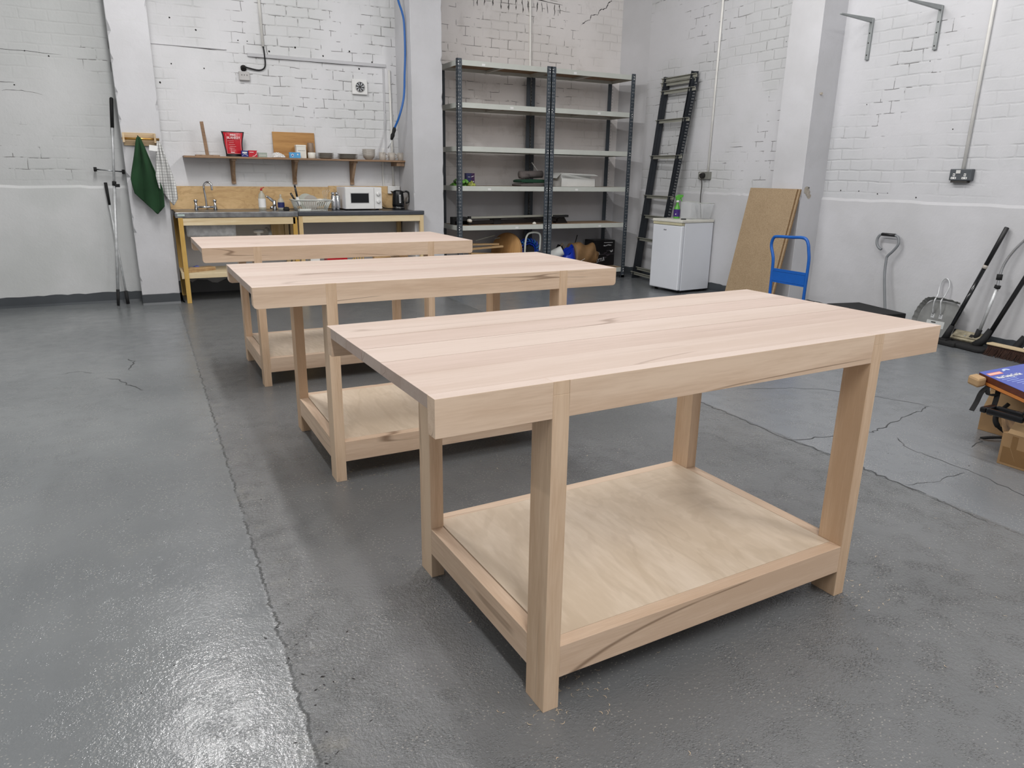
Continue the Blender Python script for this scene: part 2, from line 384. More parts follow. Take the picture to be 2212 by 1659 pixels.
# ------------------------------------------------------------------ floor with its joints and cracks
m = MB(); m.add([(-5.1,-3.1,0),(6.2,-3.1,0),(6.2,8.7,0),(-5.1,8.7,0)], [(0,1,2,3)], floorm)
cr = plain('floor_crack', (52,53,54), .6)
N3 = (0,0,1)
for pts, w_ in (([(-.319,5.072,0),(-.255,5.009,0),(-.197,4.846,0),(-.12,4.693,0)], .007), ([(-.217,5.56,0),(-.173,5.485,0),(-.2,5.228,0)], .007),
    ([(2.86,2.404,0),(3.071,2.367,0),(3.317,2.308,0),(3.441,2.331,0),(3.705,2.396,0),(3.894,2.428,0),(4.053,2.47,0)], .008),
    ([(3.379,2.204,0),(3.292,2.078,0),(3.298,1.96,0),(3.285,1.749,0),(3.237,1.498,0),(3.25,1.2,0)], .006),
    ([(4.053,2.47,0),(3.9,2.85,0),(3.6,3.1,0),(3.3,3.2,0)], .005), ([(2.86,1.8,0),(3.0,1.75,0),(3.25,1.76,0)], .004),
    ([(2.85,3.118,0),(2.846,2.993,0),(2.852,2.809,0)], .006), ([(2.852,2.809,0),(2.835,2.611,0),(2.837,2.429,0),(2.862,2.224,0)], .009), ([(2.862,2.224,0),(2.858,2.006,0),(2.856,1.861,0),(2.861,1.688,0)], .010), ([(2.85,1.66,0),(2.846,1.558,0),(2.83,1.412,0)], .005), ([(3.6,1.95,0),(3.8,2.0,0),(4.1,1.95,0)], .006), ([(-.6,5.3,0),(-.5,5.33,0),(-.42,5.25,0)], .004)):
    m.ribbon(pts, N3, w_, cr, .012, 6)
for _ in range(70):
    px_, py_ = random.choice([(random.uniform(-1,.3), random.uniform(1,6)), (random.gauss(.28,.05), random.gauss(1.75,.25)), (random.uniform(2.9,4.4), random.uniform(1,3))])
    a = random.uniform(0, pi); l = random.uniform(.004,.014)
    m.ribbon([(px_,py_,0),(px_+cos(a)*l,py_+sin(a)*l,0)], N3, .005, darkhole, 0, 2)
tag(m.build('floor'), kind='structure')

def slab(name, x0, x1, y0, y1, mat, z0=0, z1=4.2, extra=None):
    m = MB(); m.box(x0, x1, y0, y1, z0, z1, mat)
    if extra: extra(m)
    return tag(m.build(name), kind='structure')
def wobbly_top(m, p0, p1, z, d, mat, n=60, jit=.006):   # lower plaster skin standing proud of the brick, uneven top edge
    p0, p1 = Vector(p0), Vector(p1); dirv = (p1-p0).normalized(); nv = Vector((dirv.y, -dirv.x, 0)); 
    vs = []
    for i in range(n+1):
        q = p0.lerp(p1, i/n); zt = z+random.uniform(-jit, jit)
        vs += [q, q+nv*d, q+nv*d+Vector((0,0,zt-.012)), q+Vector((0,0,zt+.012))]
    fs = []
    for i in range(n):
        a = 4*i; fs += [(a+1,a+5,a+6,a+2),(a+2,a+6,a+7,a+3)]
    m.add(vs, fs, mat, False)
def holes(m, lst, nrm, mat=darkhole, r=.007):
    for p in lst: m.disc(p, nrm, r*random.uniform(.6,1.2), mat)
NY, NX = (0,-1,0), (-1,0,0)
def ex_left(m):
    wobbly_top(m, (-5,8.17,0), (-.1,8.17,0), 1.12, .012, plasl)
    cr2 = dark
    for pts in ([(-1.2,8.17,2.5),(-1.15,8.17,2.35),(-1.13,8.17,2.3),(-.5,8.17,2.28)], [(-1.0,8.17,1.95),(-.85,8.17,1.96),(-.7,8.17,1.93)], [(-1.1,8.17,2.15),(-1.06,8.17,2.02),(-.9,8.17,2.02)]):
        m.ribbon(pts, NY, .004, cr2, .004, 5)
    holes(m, [(-.78,8.17,2.29),(-.9,8.17,2.0),(-.6,8.17,2.26)], NY)
slab('wall_back_left', -5.1, -.05, 8.17, 8.7, wm_left, extra=ex_left)
def ex_kit(m):
    wobbly_top(m, (.24,8.4,0), (2.76,8.4,0), 1.10, .012, plas)
    # filled chase for an old pipe: two raised ledges, a long horizontal one and a drop at its right end
    m.prism([(8.4,2.46),(8.385,2.455),(8.385,2.425),(8.4,2.42)], 0, 1.15, 2.62, plas)
    m.box(2.585, 2.60, 8.388, 8.4, 1.5, 2.42, plas)
    m.prism([(8.4,2.475),(8.392,2.47),(8.4,2.465)], 0, .24, .95, plas)
    m.ribbon([(.30,8.4,2.47),(.95,8.4,2.46)], NY, .006, dark, .0005, 8)
    m.ribbon([(1.15,8.385,2.42),(1.9,8.385,2.42),(2.6,8.385,2.42)], NY, .006, dark, .0005, 8)
    holes(m, [(.45,8.4,2.72),(.68,8.4,2.63),(.42,8.4,2.30),(.72,8.4,2.28),(1.07,8.4,2.57),(1.16,8.4,2.57),(1.37,8.4,2.49),(1.64,8.4,2.55),(1.93,8.4,2.49),(2.22,8.4,2.56),(2.47,8.4,2.47),(2.32,8.4,2.39),(.3,8.4,2.12),(2.6,8.4,1.95)], NY, r=.010)
slab('wall_back_kitchen', .2, 2.9, 8.4, 8.7, wm_kit, extra=ex_kit)
def ex_sh(m):
    wobbly_top(m, (3.1,8.4,0), (5.8,8.4,0), 1.12, .01, plas)
    m.ribbon([(5.181,8.4,3.104),(5.234,8.4,3.152),(5.308,8.4,3.174),(5.323,8.4,3.233),(5.426,8.4,3.25),(5.442,8.4,3.302),(5.526,8.4,3.325),(5.578,8.4,3.402),(5.62,8.4,3.43)], NY, .011, darkhole, .006, 5)
    x = 3.75
    while x < 4.95:      # soldier course along the top of the wall
        m.ribbon([(x,8.4,3.16+random.uniform(0,.04)),(x+random.uniform(-.02,.02),8.4,3.30)], NY, .014, dark, .006, 5); x += random.uniform(.07,.11)
    m.ribbon([(4.45,8.4,3.33),(4.9,8.4,3.30)], NY, .01, darkhole, .003, 6)
slab('wall_back_shelving', 3.0, 5.85, 8.4, 8.7, wm_shelf, extra=ex_sh)
m = MB(); m.prism([(5.80,8.4),(5.91,7.94),(6.3,7.94),(6.3,8.7),(5.80,8.7)], 2, 0, 4.2, plas); tag(m.build('wall_back_corner'), kind='structure')
def ex_rf(m):
    p = (5.91,7.94,0); q = (5.91,5.45,0)
    wobbly_top(m, p, q, 1.12, .012, plas)
    m.ribbon([(5.91,6.35,1.62),(5.91,6.15,1.62)], NX, .005, dark, .002, 5); m.ribbon([(5.91,6.45,1.45),(5.91,6.38,1.45)], NX, .005, dark, .002, 5)
    holes(m, [(5.91,7.55,1.9),(5.91,5.7,2.6),(5.91,5.85,2.1)], NX)
slab('wall_right_far', 5.91, 6.3, 5.3, 7.95, wm_right, extra=ex_rf)
def ex_rn(m):
    wobbly_top(m, (6.01,5.10,0), (6.01,-3,0), 1.11, .014, plas)
    m.ribbon([(6.01,3.4,.58),(6.01,3.1,.58)], NX, .004, dark, .001, 5)
    holes(m, [(6.01,4.9,1.19),(6.01,4.7,1.19),(6.01,4.5,1.17),(6.01,4.4,1.18),(6.01,4.12,1.15),(6.01,4.2,.85),(6.01,4.85,.75),(6.01,3.85,.8),(6.01,3.95,.38),(6.01,3.43,.26),(6.01,3.44,.2),(6.01,3.2,.13),(6.01,3.9,1.7),(6.01,4.75,1.95),(6.01,4.2,2.25)], NX)
slab('wall_right_near', 6.01, 6.3, -3.1, 5.2, wm_rightn, extra=ex_rn)
slab('wall_left', -5.3, -5, -3.2, 8.7, plasl)
slab('wall_front', -5.3, 6.3, -3.3, -3, plas)
slab('ceiling', -5.3, 6.3, -3.3, 8.7, ceilm, 4.2, 4.35)

def pillar(name, x0, x1, y0, y1, mat, n=90, chip_=.02):
    random.seed(len(name)*7+int(x0*10)); m = MB(); vs = []; k = 0
    for i in range(n+1):
        z = 4.2*i/n; j = lambda: .004+max(0, random.gauss(0,1)-.9)*chip_*(1 if z < 3 else .5)
        a, b, c, d = j(), j(), j(), j()
        ring = [(x0,y1),(x0,y0+a),(x0+a,y0),(x1-b,y0),(x1,y0+b),(x1,y1)]; k = len(ring)
        vs += [(p[0],p[1],z) for p in ring]
    fs = [(i*k+q, i*k+q+1, (i+1)*k+q+1, (i+1)*k+q) for i in range(n) for q in range(k-1)]
    m.add(vs, fs, mat)
    return m
P1 = pillar('pillar', -.10, .24, 7.87, 8.7, plas); P1.ribbon([(-.06,7.87,2.56),(.1,7.87,2.58),(.15,7.87,2.6),(.22,7.87,2.56)], NY, .006, plasl, .004)
tag(P1.build('pillar'), kind='structure')
tag(pillar('pillar', 2.745, 3.10, 7.88, 8.7, plas, chip_=.012).build('pillar'), kind='structure')
P3 = pillar('pillar', 5.705, 6.3, 5.10, 5.48, plas)
P3.tube([(5.80,5.085,2.06),(5.80,5.11,2.06)], .012, tilecol, 8)
for a in range(3): P3.disc((5.775+.02*a,5.10,1.19-.03*a), NY, .045-.008*a, tilecol, 9, .0012+.0004*a)
P3.disc((5.80,5.10,1.21), NY, .008, darkhole, 7, .004)
tag(P3.build('pillar'), kind='structure')

def skirt(name, pts, h=.10, d=.018, jit=.006):
    random.seed(hash(name) % 97 if False else len(name)); m = MB()
    for a, b in zip(pts, pts[1:]):
        a, b = Vector((*a,0)), Vector((*b,0)); L = (b-a).length; n = max(2, int(L/.05)); dv = (b-a)/L; nv = Vector((dv.y,-dv.x,0))
        vs = []
        for i in range(n+1):
            q = a.lerp(b, i/n); zt = h+random.uniform(-jit,jit)
            vs += [q+nv*.045, q+nv*(d+.008)+Vector((0,0,.02)), q+nv*d+Vector((0,0,zt)), q+Vector((0,0,zt+.002))]
        m.add(vs, [(4*i+k, 4*i+4+k, 4*i+5+k, 4*i+1+k) for i in range(n) for k in range(3)], skirtm)
    return tag(m.build(name), kind='structure')
skirt('baseboard_back_left', [(-5,8.17),(-.10,8.17)])
skirt('baseboard_pillar', [(-.10,7.87),(.24,7.87),(.24,8.4)], .10)
skirt('baseboard_kitchen', [(.24,8.4),(2.745,8.4)], .14, jit=.03)
skirt('baseboard_shelving', [(3.10,8.4),(5.80,8.4),(5.91,7.94)])
skirt('baseboard_right_far', [(5.91,7.94),(5.91,5.48),(5.705,5.48),(5.705,5.10),(6.01,5.10)])
skirt('baseboard_right_near', [(6.01,5.10),(6.01,-3)], .098)

# ------------------------------------------------------------------ things fixed to the walls
def conduit(label, cat, pts, r, mat=white, clips=(), n=8):
    m = MB(); m.tube(bez(pts, n) if len(pts) > 2 else pts, r, mat, 10)
    o = m.build('conduit'); tag(o, label, cat)
    for c, nv in clips:
        k = MB(); k.box(c[0]-.02, c[0]+.02, c[1]-.02 if nv[0] else c[1], c[1]+.02 if nv[0] else c[1]+.02, c[2]-.01, c[2]+.01, mat)
    return o
condm = plain('painted_conduit', (230,229,224), .45)
conduit('white conduit running down the wall above the small grey isolator box', 'conduit', [(1.29,8.385,4.15),(1.31,8.385,2.53)], .014, condm)
t = T('junction_box', 'small pale socket box under a dark round gland high on the kitchen wall', 'socket box', (1.10,8.40,2.2))
m = MB(); m.box(-.052,.052,-.035,0,-.01,.075, plain('pale_grey_plastic',(186,184,182),.5)); m.build('box_body', t, bevel=.004)
m = MB(); m.tube([(0,-.02,.095),(0,0,.12)], .028, darkhole, 12); m.build('gland', t)
for x in (-.025,.0,.025):
    m = MB(); m.box(x-.003,x+.003,-.037,-.034,.035,.045, dark); m.build('screw_slot', t)
m = MB(); m.tube(bez([(1.10,8.375,2.325),(1.16,8.38,2.31),(1.26,8.385,2.30),(1.315,8.385,2.34),(1.318,8.385,2.46),(1.311,8.385,2.54)]), .007, rubber, 8)
tag(m.build('cable'), 'black cable looping from the conduit end to the pale socket box', 'cable')
t = T('extractor_fan', 'square white extractor fan with round dark louvre on the kitchen wall', 'extractor fan', (2.312,8.40,2.202))
m = MB(); m.box(-.085,.085,-.03,0,-.078,.078, white); m.build('housing', t, bevel=.006)
m = MB(); m.lathe([(.05,0),(.056,.006),(.05,.012)], white, 28, M=Matrix.Translation((0,-.03,0)) @ Matrix.Rotation(pi/2,4,'X'), cap=False); m.build('ring', t)
m = MB(); m.lathe([(.0,.001),(.05,.001)], darkhole, 28, M=Matrix.Translation((0,-.03,0)) @ Matrix.Rotation(pi/2,4,'X'), cap=False)
for k in range(8):
    a = k*pi/4; m.prism([(.008*cos(a),.008*sin(a)),(.047*cos(a),.047*sin(a)),(.047*cos(a+.5),.047*sin(a+.5))], 1, -.036, -.033, steel)
m.lathe([(.0,.008),(.012,.007),(.012,.0)], dark, 12, M=Matrix.Translation((0,-.03,0)) @ Matrix.Rotation(pi/2,4,'X')); m.build('fan_blades', t)
t = T('air_hose', 'blue air hose hanging down the kitchen wall to a black coupling', 'hose', (2.56,8.02,1.43))
L = lambda *ps: [(p[0]-2.56,p[1]-8.02,p[2]-1.43) for p in ps]
m = MB(); m.tube(bez(L((2.52,8.0,3.9),(2.60,8.0,3.3),(2.660,8.0,3.04),(2.697,8.0,2.935),(2.718,8.0,2.825),(2.722,8.0,2.555),(2.710,8.0,2.322),(2.693,8.0,2.087),(2.638,8.0,1.894),(2.594,8.05,1.766))), .0115, hosem, 12); m.build('hose', t)
m = MB(); m.tube(L((2.596,8.05,1.775),(2.59,8.055,1.745),(2.582,8.06,1.715),(2.575,8.065,1.69),(2.560,8.07,1.645)), [.014,.021,.017,.023,.013], rubber, 12); m.build('coupling', t)
m = MB(); m.tube(L((2.560,8.07,1.645),(2.545,8.08,1.60),(2.527,8.1,1.555)), [.006,.007,.006], galv, 10); m.build('nozzle', t)
conduit('slim white trunking down the wall behind the hose nozzle', 'conduit', [(2.56,8.39,1.56),(2.545,8.385,1.30),(2.55,8.385,1.15),(2.56,8.385,1.1)], .007, condm)
conduit('white conduit dropping behind the mugs to the kitchen sockets', 'conduit', [(2.66,8.388,2.4),(2.67,8.388,1.15)], .012, condm)
conduit('pale conduit running down the brick wall behind the shelving', 'conduit', [(4.427,8.385,4.1),(4.47,8.385,1.9),(4.48,8.385,.8)], .013, condm)
conduit('white conduit dropping to the socket above the fridge', 'conduit', [(5.895,6.65,4.1),(5.895,6.655,1.35)], .012, condm)
conduit('white conduit dropping to the dark double socket', 'conduit', [(5.995,3.735,4.1),(5.995,3.745,1.38)], .013, condm)
# socket above the fridge
t = T('wall_socket', 'grey metal wall socket with a plug in it above the fridge', 'socket', (5.91,6.70,1.315))
m = MB(); m.box(-.035,0,-.095,.095,-.042,.042, plain('socket_grey',(140,140,134),.4,.3)); m.build('face_plate', t, bevel=.004)
m = MB(); m.box(-.038,-.034,.035,.07,-.025,.03, white); m.build('rocker_switch', t)
m = MB(); m.tube([(-.035,-.0,-.0),(-.075,-.0,-.004)], .03, darkhole, 14); m.build('plug', t)
m = MB(); m.tube(bez([(5.845,6.70,1.29),(5.86,6.70,1.2),(5.87,6.715,1.05),(5.86,6.68,.9),(5.88,6.66,.7)]), .005, dark, 8)
tag(m.build('power_cable'), 'thin grey fridge cable hanging from the plug to behind the fridge', 'cable')
# dark double socket
t = T('wall_socket', 'dark grey double wall socket on the near right wall', 'socket', (6.01,3.742,1.342))
sockg = plain('dark_grey_metal', (78,82,86), .4); m = MB(); m.box(-.045,0,-.09,.09,-.045,.045, sockg); m.build('face_plate', t, bevel=.006)
m = MB(); m.box(-.04,0,-.06,.075,-.062,-.045, dark); m.build('back_box', t)
m = MB(); m.box(-.049,-.044,.0,.036,.010,.036, plain('pale_label',(205,205,202),.5)); m.build('rating_label', t)
for y in (.05,-.04):
    m = MB(); m.box(-.048,-.044,y-.008,y+.008,-.012,.010, white); m.box(-.049,-.046,y-.004,y+.003,-.006,.004, darkhole)
    m.box(-.048,-.044,y-.02,y+.022,-.034,-.018, white); m.box(-.049,-.046,y-.014,y-.007,-.029,-.023, darkhole); m.box(-.049,-.046,y+.008,y+.015,-.029,-.023, darkhole); m.build('outlet', t)
# steel brackets
brk_lab = ['grey steel shelf bracket nearest the pillar on the right wall', 'grey steel shelf bracket further right, above the double socket, arm cut by the frame']
for i, (y, zt, zb) in enumerate(((4.81,2.67,2.33),(4.171,2.66,2.33))):
    t = T('shelf_bracket', brk_lab[i], 'bracket', (6.01,y,zt), 0, 'steel shelf brackets on the right wall')
    bm_ = plain('bracket_steel', (150,154,154), .4, .4)
    m = MB(); m.box(-.022,0,-.016,.016,zb-zt,.0, bm_); m.build('upright', t, bevel=.003)
    m = MB(); m.prism([(-.42,-.006),(-.42,.004),(0,.004),(0,-.032),(-.03,-.032)], 1, -.013, .013, bm_); m.build('arm', t, bevel=.002)
    for z in (-.12,-.2,-.3): m = MB(); m.tube([(-.0235,0,z),(-.021,0,z)], .006, darkhole, 8); m.build('screw_hole', t)
# ------------------------------------------------------------------ the three workbenches
def workbench(label, x, y, deg, a, Lg, seed, round_end, H=.86):
    random.seed(seed)
    t = T('workbench', label, 'workbench', (x,y,0), rad(deg), 'pale beech workbenches in a row')
    W, lt, lw, bh, bt, tt, rb, rt = .7886, .0445, .0856, .0844, .0376, .0298, .0888, .1783
    aR = a
    # tabletop boards, the narrow gaps between them are real
    m = MB(); seams = [bt, .19, .32, .466, .60, W-bt]
    for i, (p, q) in enumerate(zip(seams, seams[1:])):
        g0 = .0022 if i == 3 else .0005; g1 = .0022 if i == 2 else .0005
        m.box(0, Lg, p+g0, q-g1, H-tt, H-(.0004 if i % 2 else 0), beechT2 if i in (1,3) else beechT)
    m.build('tabletop', t, bevel=.0006)
    e = .014 if round_end else .0008
    for s in (0, 1):
        y0, y1 = (0, bt) if not s else (W-bt, W)
        z0, z1 = H-bh, H
        poly = [(0,z1),(0,z0+e),(e*.3,z0+e*.3),(e,z0),(Lg-e,z0),(Lg-e*.3,z0+e*.3),(Lg,z0+e),(Lg,z1)]
        m = MB(); m.prism(poly, 1, y0, y1, beechX); m.mi[-1] = m.m(beechT); m.build('apron', t, bevel=.0008)  # upward face takes the top boards' light-compensating darker colour
    for lx in (a, Lg-aR-lt):
        for s in (0, 1):
            y0, y1 = (-.0006, lw) if not s else (W-lw, W+.0006)
            m = MB(); m.box(lx, lx+lt, y0, y1, 0, H-.031, beechZ); m.box(lx, lx+lt, y0, y0+bt if not s else y1, H-.031, H-bh*0+.0005, beechZ) if not s else m.box(lx, lx+lt, y1-bt, y1, H-.031, H+.0005, beechZ)
            m.mi[-5] = m.m(beechT); m.build('leg', t, bevel=.001)  # leg's upper end gets that darkened top colour too
    for s in (0, 1):
        y0, y1 = (.0, .040) if not s else (W-.040, W)
        m = MB(); m.box(a+lt, Lg-aR-lt, y0, y1, rb, rt, beechX); m.build('long_rail', t, bevel=.001)
    for lx in (a, Lg-aR-lt):
        m = MB(); m.box(lx, lx+lt-.002, lw, W-lw, rb, rt, beechY); m.build('end_rail', t, bevel=.001)
    m = MB(); m.box(a+lt+.002, Lg-aR-lt-.002, .0405, W-.0405, rt-.018, rt, ply); m.build('lower_shelf', t)
    return t
workbench('nearest pale beech workbench, one long board gap across its top', .4707, 1.2593, 2.41, .2773, 1.6958, 1, False)
workbench('middle pale beech workbench, between the nearest and the farthest', .3374, 2.8587, .93, .2790, 1.6958, 2, True)
workbench('farthest pale beech workbench, in front of the sink and counter', .2754, 4.4648, .83, .2790, 1.6958, 3, True)
# wood shavings on the floor near the bench legs
m = MB(); random.seed(5); shav = plain('shavings', (206,184,152), .8, var=.2)
for cx, cy, n, sp in ((.85,1.30,60,.07),(1.9,1.32,25,.08),(.70,2.9,35,.10),(.62,4.5,22,.07),(2.3,1.0,18,.35),(1.3,1.7,20,.4),(.25,3.6,14,.1),(1.6,3.0,12,.3)):
    for _ in range(n):
        x, y = random.gauss(cx,sp), random.gauss(cy,sp); a = random.uniform(0,6.28); l = random.uniform(.004,.011)
        pts = [(x+cos(a+k*.5)*l*k/2, y+sin(a+k*.5)*l*k/2, .0015+.0018*(k%2)) for k in range(4)]
        m.ribbon(pts, (0,0,1), .0018, shav, 0, 1, .001)
tag(m.build('wood_shavings'), 'tiny pale wood shavings scattered round the workbench legs', 'wood shavings', kind='stuff')
# ------------------------------------------------------------------ kitchen corner
# sink stand
t = T('sink_unit', 'stainless steel sink on a yellow pine stand, left end of the kitchen run', 'sink', (.275,7.79,0))
m = MB()
X1, D = 1.165, .60
m.box(0, X1, 0, .012, .838, .890, steel); m.box(0, X1, .012, .50, .880, .890, steel); m.box(0,.012,.012,D,.838,.89,steel)
m.box(0, X1-.1, D-.012, D, .88, .945, steel); m.box(0, X1-.1, .50, D, .880, .890, steel)
m.build('drainer_top', t, bevel=.004)
m = MB(); m.box(.02,.085,-.0008,0,.855,.875, plain('pale_sticker',(176,190,184),.5)); m.build('maker_sticker', t, bevel=.0)
m = MB(); m.box(.09,.56,.13,.50,.64,.838, galv); m.build('bowl', t, bevel=.02)
m = MB(); m.lathe([(.05,0),(.055,.03),(.02,.035)], white, 16, c=(.80,.3,.66)); m.tube(bez([(.80,.3,.70),(.80,.3,.6),(.84,.3,.52),(.90,.3,.56),(.92,.35,.66),(.92,.55,.68)]), .02, white, 10); m.build('waste_trap', t)
m = MB(); m.box(.045,X1-.03,.005,.045,.765,.835, pine); m.build('top_rail', t, bevel=.002)
m = MB(); m.box(.02,X1-.03,.02,.06,.245,.295, pine); m.build('lower_rail', t, bevel=.002)
m = MB(); m.box(.02,X1-.03,.06,D-.03,.275,.295, pine); m.build('lower_shelf', t)
m = MB(); m.box(.022,.065,.0,.04,0,.838, pineY); m.build('leg', t, bevel=.002)
m = MB(); m.box(.0,.04,D-.06,D-.02,0,.838, pineY); m.build('leg', t, bevel=.002)
m = MB(); m.box(X1-.055,X1-.012,.005,.05,0,.838, pineY); m.build('leg', t, bevel=.002)
m = MB(); m.box(X1-.055,X1-.012,D-.06,D-.02,0,.838, pineZ); m.build('leg', t, bevel=.002)
m = MB(); m.box(X1-.20,X1-.06,D-.05,D-.03,.50,.838, pineZ); m.build('side_board', t)
m = MB(); m.box(.0,.02,.05,D-.05,.24,.30, pine); m.build('end_rail', t)
# worktop table
t = T('counter_table', 'dark grey worktop on a pine frame beside the pillar', 'counter', (1.445,7.79,0))
m = MB(); m.prism([(0,0),(1.385,0),(1.385,.075),(1.292,.075),(1.292,.60),(0,.60)], 2, .845, .888, worktop); m.build('worktop', t, bevel=.006)
m = MB(); m.box(.04,1.335,.01,.05,.775,.843, pine); m.build('top_rail', t, bevel=.002)
for x0, x1, y0, y1 in ((.0,.042,.01,.055),(1.335,1.378,.01,.055),(.0,.042,.54,.585),(1.24,1.285,.54,.585)):
    m = MB(); m.box(x0,x1,y0,y1,0,.843, pineZ); m.build('leg', t, bevel=.002)
m = MB(); m.box(.042,1.335,.02,.06,.235,.29, pine); m.build('lower_rail', t, bevel=.002)
m = MB(); m.box(.0,1.285,.06,.58,.275,.292, pine); m.build('lower_shelf', t)
# splashback
m = MB(); m.box(.262,1.90,8.372,8.386,.893,1.128, plysplash); m.box(1.902,2.743,8.372,8.386,.893,1.140, plysplash);
tag(m.build('splashback', bevel=.001), 'long low plywood splashback along the wall behind sink and counter', 'splashback')
# mixer taps
t = T('mixer_tap', 'tall swan neck chrome bridge tap at the left end of the sink', 'tap', (.60,8.27,.8905))
m = MB(); m.tube([(-.10,0,.03),(.085,0,.03)], .012, chrome, 12); m.build('bridge', t)
for s in (-.10,.085):
    m = MB(); m.tube([(s,0,-.0),(s,0,.045),(s,0,.085)], [.020,.014,.014], chrome, 12); m.tube([(s,0,.085),(s,0,.105)], .020, chrome, 12); m.build('tap_valve', t)
m = MB(); m.tube(bez([(0,0,.03),(0,0,.12),(-.008,0,.22),(0,-.02,.262),(.03,-.035,.280),(.06,-.05,.262),(.066,-.055,.20)], 7), .0105, chrome, 12); m.build('spout', t)
t = T('lever_tap', 'low chrome lever mixer tap pointing left beside the blue label bottle', 'tap', (1.275,8.20,.8905))
m = MB(); m.lathe([(.026,0),(.026,.02),(.021,.03),(.021,.09),(.016,.10)], chrome, 18); m.build('tap_body', t)
m = MB(); m.tube(bez([(0,0,.08),(-.03,-.01,.105),(-.06,-.02,.13),(-.085,-.03,.14)]), [.016]*12+[.013]*13, chrome, 12); m.build('spout', t)
m = MB(); m.tube([(0,-.01,.05),(-.05,-.06,.02)], .012, chrome, 10); m.build('lever', t)
def bottle(name, label, cat, loc, prof, body, cap, lab, lz, rad_, capz, group=None, trig=False):
    t = T(name, label, cat, loc, 0, group)
    m = MB(); m.lathe(prof, body, 20); m.build('bottle_body', t)
    m = MB(); m.lathe([(rad_*1.01,lz[0]),(rad_*1.01,lz[1])], lab, 20, cap=False); m.build('paper_label', t)
    m = MB(); m.lathe([(.011,capz),(.011,capz+.018),(.007,capz+.022),(.007,capz+.03)], cap, 12); 
    if trig: m.tube([(0,0,capz+.02),(.03,-.01,capz+.035)], .004, cap, 6)
    m.build('cap', t); return t
bottle('washing_up_bottle', 'clear washing up bottle with red nozzle standing on the sink', 'bottle', (1.14,8.13,.8905),
  [(.036,0),(.038,.02),(.038,.12),(.030,.165),(.014,.185),(.012,.20)], clearb, red, white, (.03,.12), .038, .20, trig=True)
bottle('soap_bottle', 'squat clear bottle with a blue label right of the lever tap', 'bottle', (1.335,8.15,.8905),
  [(.034,0),(.036,.02),(.036,.08),(.024,.115),(.011,.125),(.011,.135)], clearb, clearb, plain('navy_label',(34,42,96),.4), (.025,.08), .036, .135)
m = MB(); m.lathe([(.0,0),(.03,0),(.034,.012),(.026,.035),(.0,.04)], rubber, 14); tag(m.build('scourer', loc=(1.365,8.02,.8905)), 'dark scouring pad on the right end of the sink', 'scourer')
# dish rack and its contents
t = T('dish_rack', 'white plastic dish rack full of washing up on the counter', 'dish rack', (1.46,7.96,.889))
wire = plain('rack_plastic', (214,216,210), .4); m = MB()
m.box(.02,.33,.02,.24,.0,.008, wire)
for y, n in ((0,15),(.26,15)):
    for i in range(n+1):
        x = .035+.28*i/n; m.tube([(x, .02 if not y else .24, .005),(-.01+.38*i/n+.0, y-(.01 if not y else -.01), .105)], .0032, wire, 6)
for x, n in ((0,9),(.36,9)):
    for i in range(n+1):
        yy = .03+.2*i/n; m.tube([(.02 if not x else .33, yy, .005),(x+(-.012 if not x else .012), yy, .105)], .0032, wire, 6)
m.build('basket', t)
m = MB(); m.tube([(-.015,-.015,.108),(.375,-.015,.108),(.375,.275,.108),(-.015,.275,.108)], .008, wire, 8, close=True); m.build('rim', t)
m = MB(); m.box(.03,.15,-.004,.016,.0,.02, wire); m.build('foot', t)
def knife(label, loc, d, hl, bl, blade):
    t = T('kitchen_knife' if blade else 'spatula', label, 'knife' if blade else 'utensil', loc); d = Vector(d).normalized()
    m = MB(); m.tube([d*0, d*.01, d*hl], [.009,.011,.010], blackgloss, 8); m.build('handle', t)
    m = MB(); q = d.cross(Vector((0,1,0))).normalized(); m.add([q*.014, q*-.014, q*-.018-d*bl, q*.014-d*bl*.9], [(0,1,2,3)], steel if blade else white); m.build('blade', t, solid=.003)
knife('black handled spatula standing tallest in the dish rack', (1.50,8.10,1.03), (-.16,0,1), .12, .09, False)
knife('black handled knife leaning left out of the dish rack', (1.475,8.09,.99), (-.55,0,1), .09, .07, True)
m = MB(); m.lathe([(.0,-.004),(.07,-.002),(.085,.006),(.088,.010)], clearb, 24, M=Matrix.Rotation(rad(72),4,'X')); tag(m.build('glass_lid', loc=(1.60,8.14,.975), solid=.003), 'translucent dish standing on edge in the dish rack', 'dish')
m = MB(); m.lathe([(.0,-.004),(.05,0),(.075,.012),(.078,.016)], ceramic, 24, M=Matrix.Rotation(rad(80),4,'X') @ Matrix.Rotation(.3,4,'Z')); tag(m.build('plate', loc=(1.63,8.05,.968), solid=.003), 'grey plate standing on edge at the front of the dish rack', 'plate')
m = MB(); m.lathe([(.0,0),(.03,.004),(.045,.03),(.047,.05)], tin, 20, M=Matrix.Rotation(rad(150),4,'X')); tag(m.build('upturned_cup', loc=(1.73,8.06,1.0), solid=.003), 'pale cup upturned at the right of the dish rack', 'cup')
m = MB()
for a in (-.3,-.1,.12,.3): m.tube([(0,0,0),(sin(a)*.1,0,cos(a)*.12),(sin(a)*.12+.02,0,cos(a)*.14)], .0015, galv, 5)
m.tube([(0,0,0),(0,0,-.06)], .005, galv, 6)
tag(m.build('whisk', loc=(1.80,8.10,.965)), 'thin wire whisk sticking up at the right end of the dish rack', 'whisk')
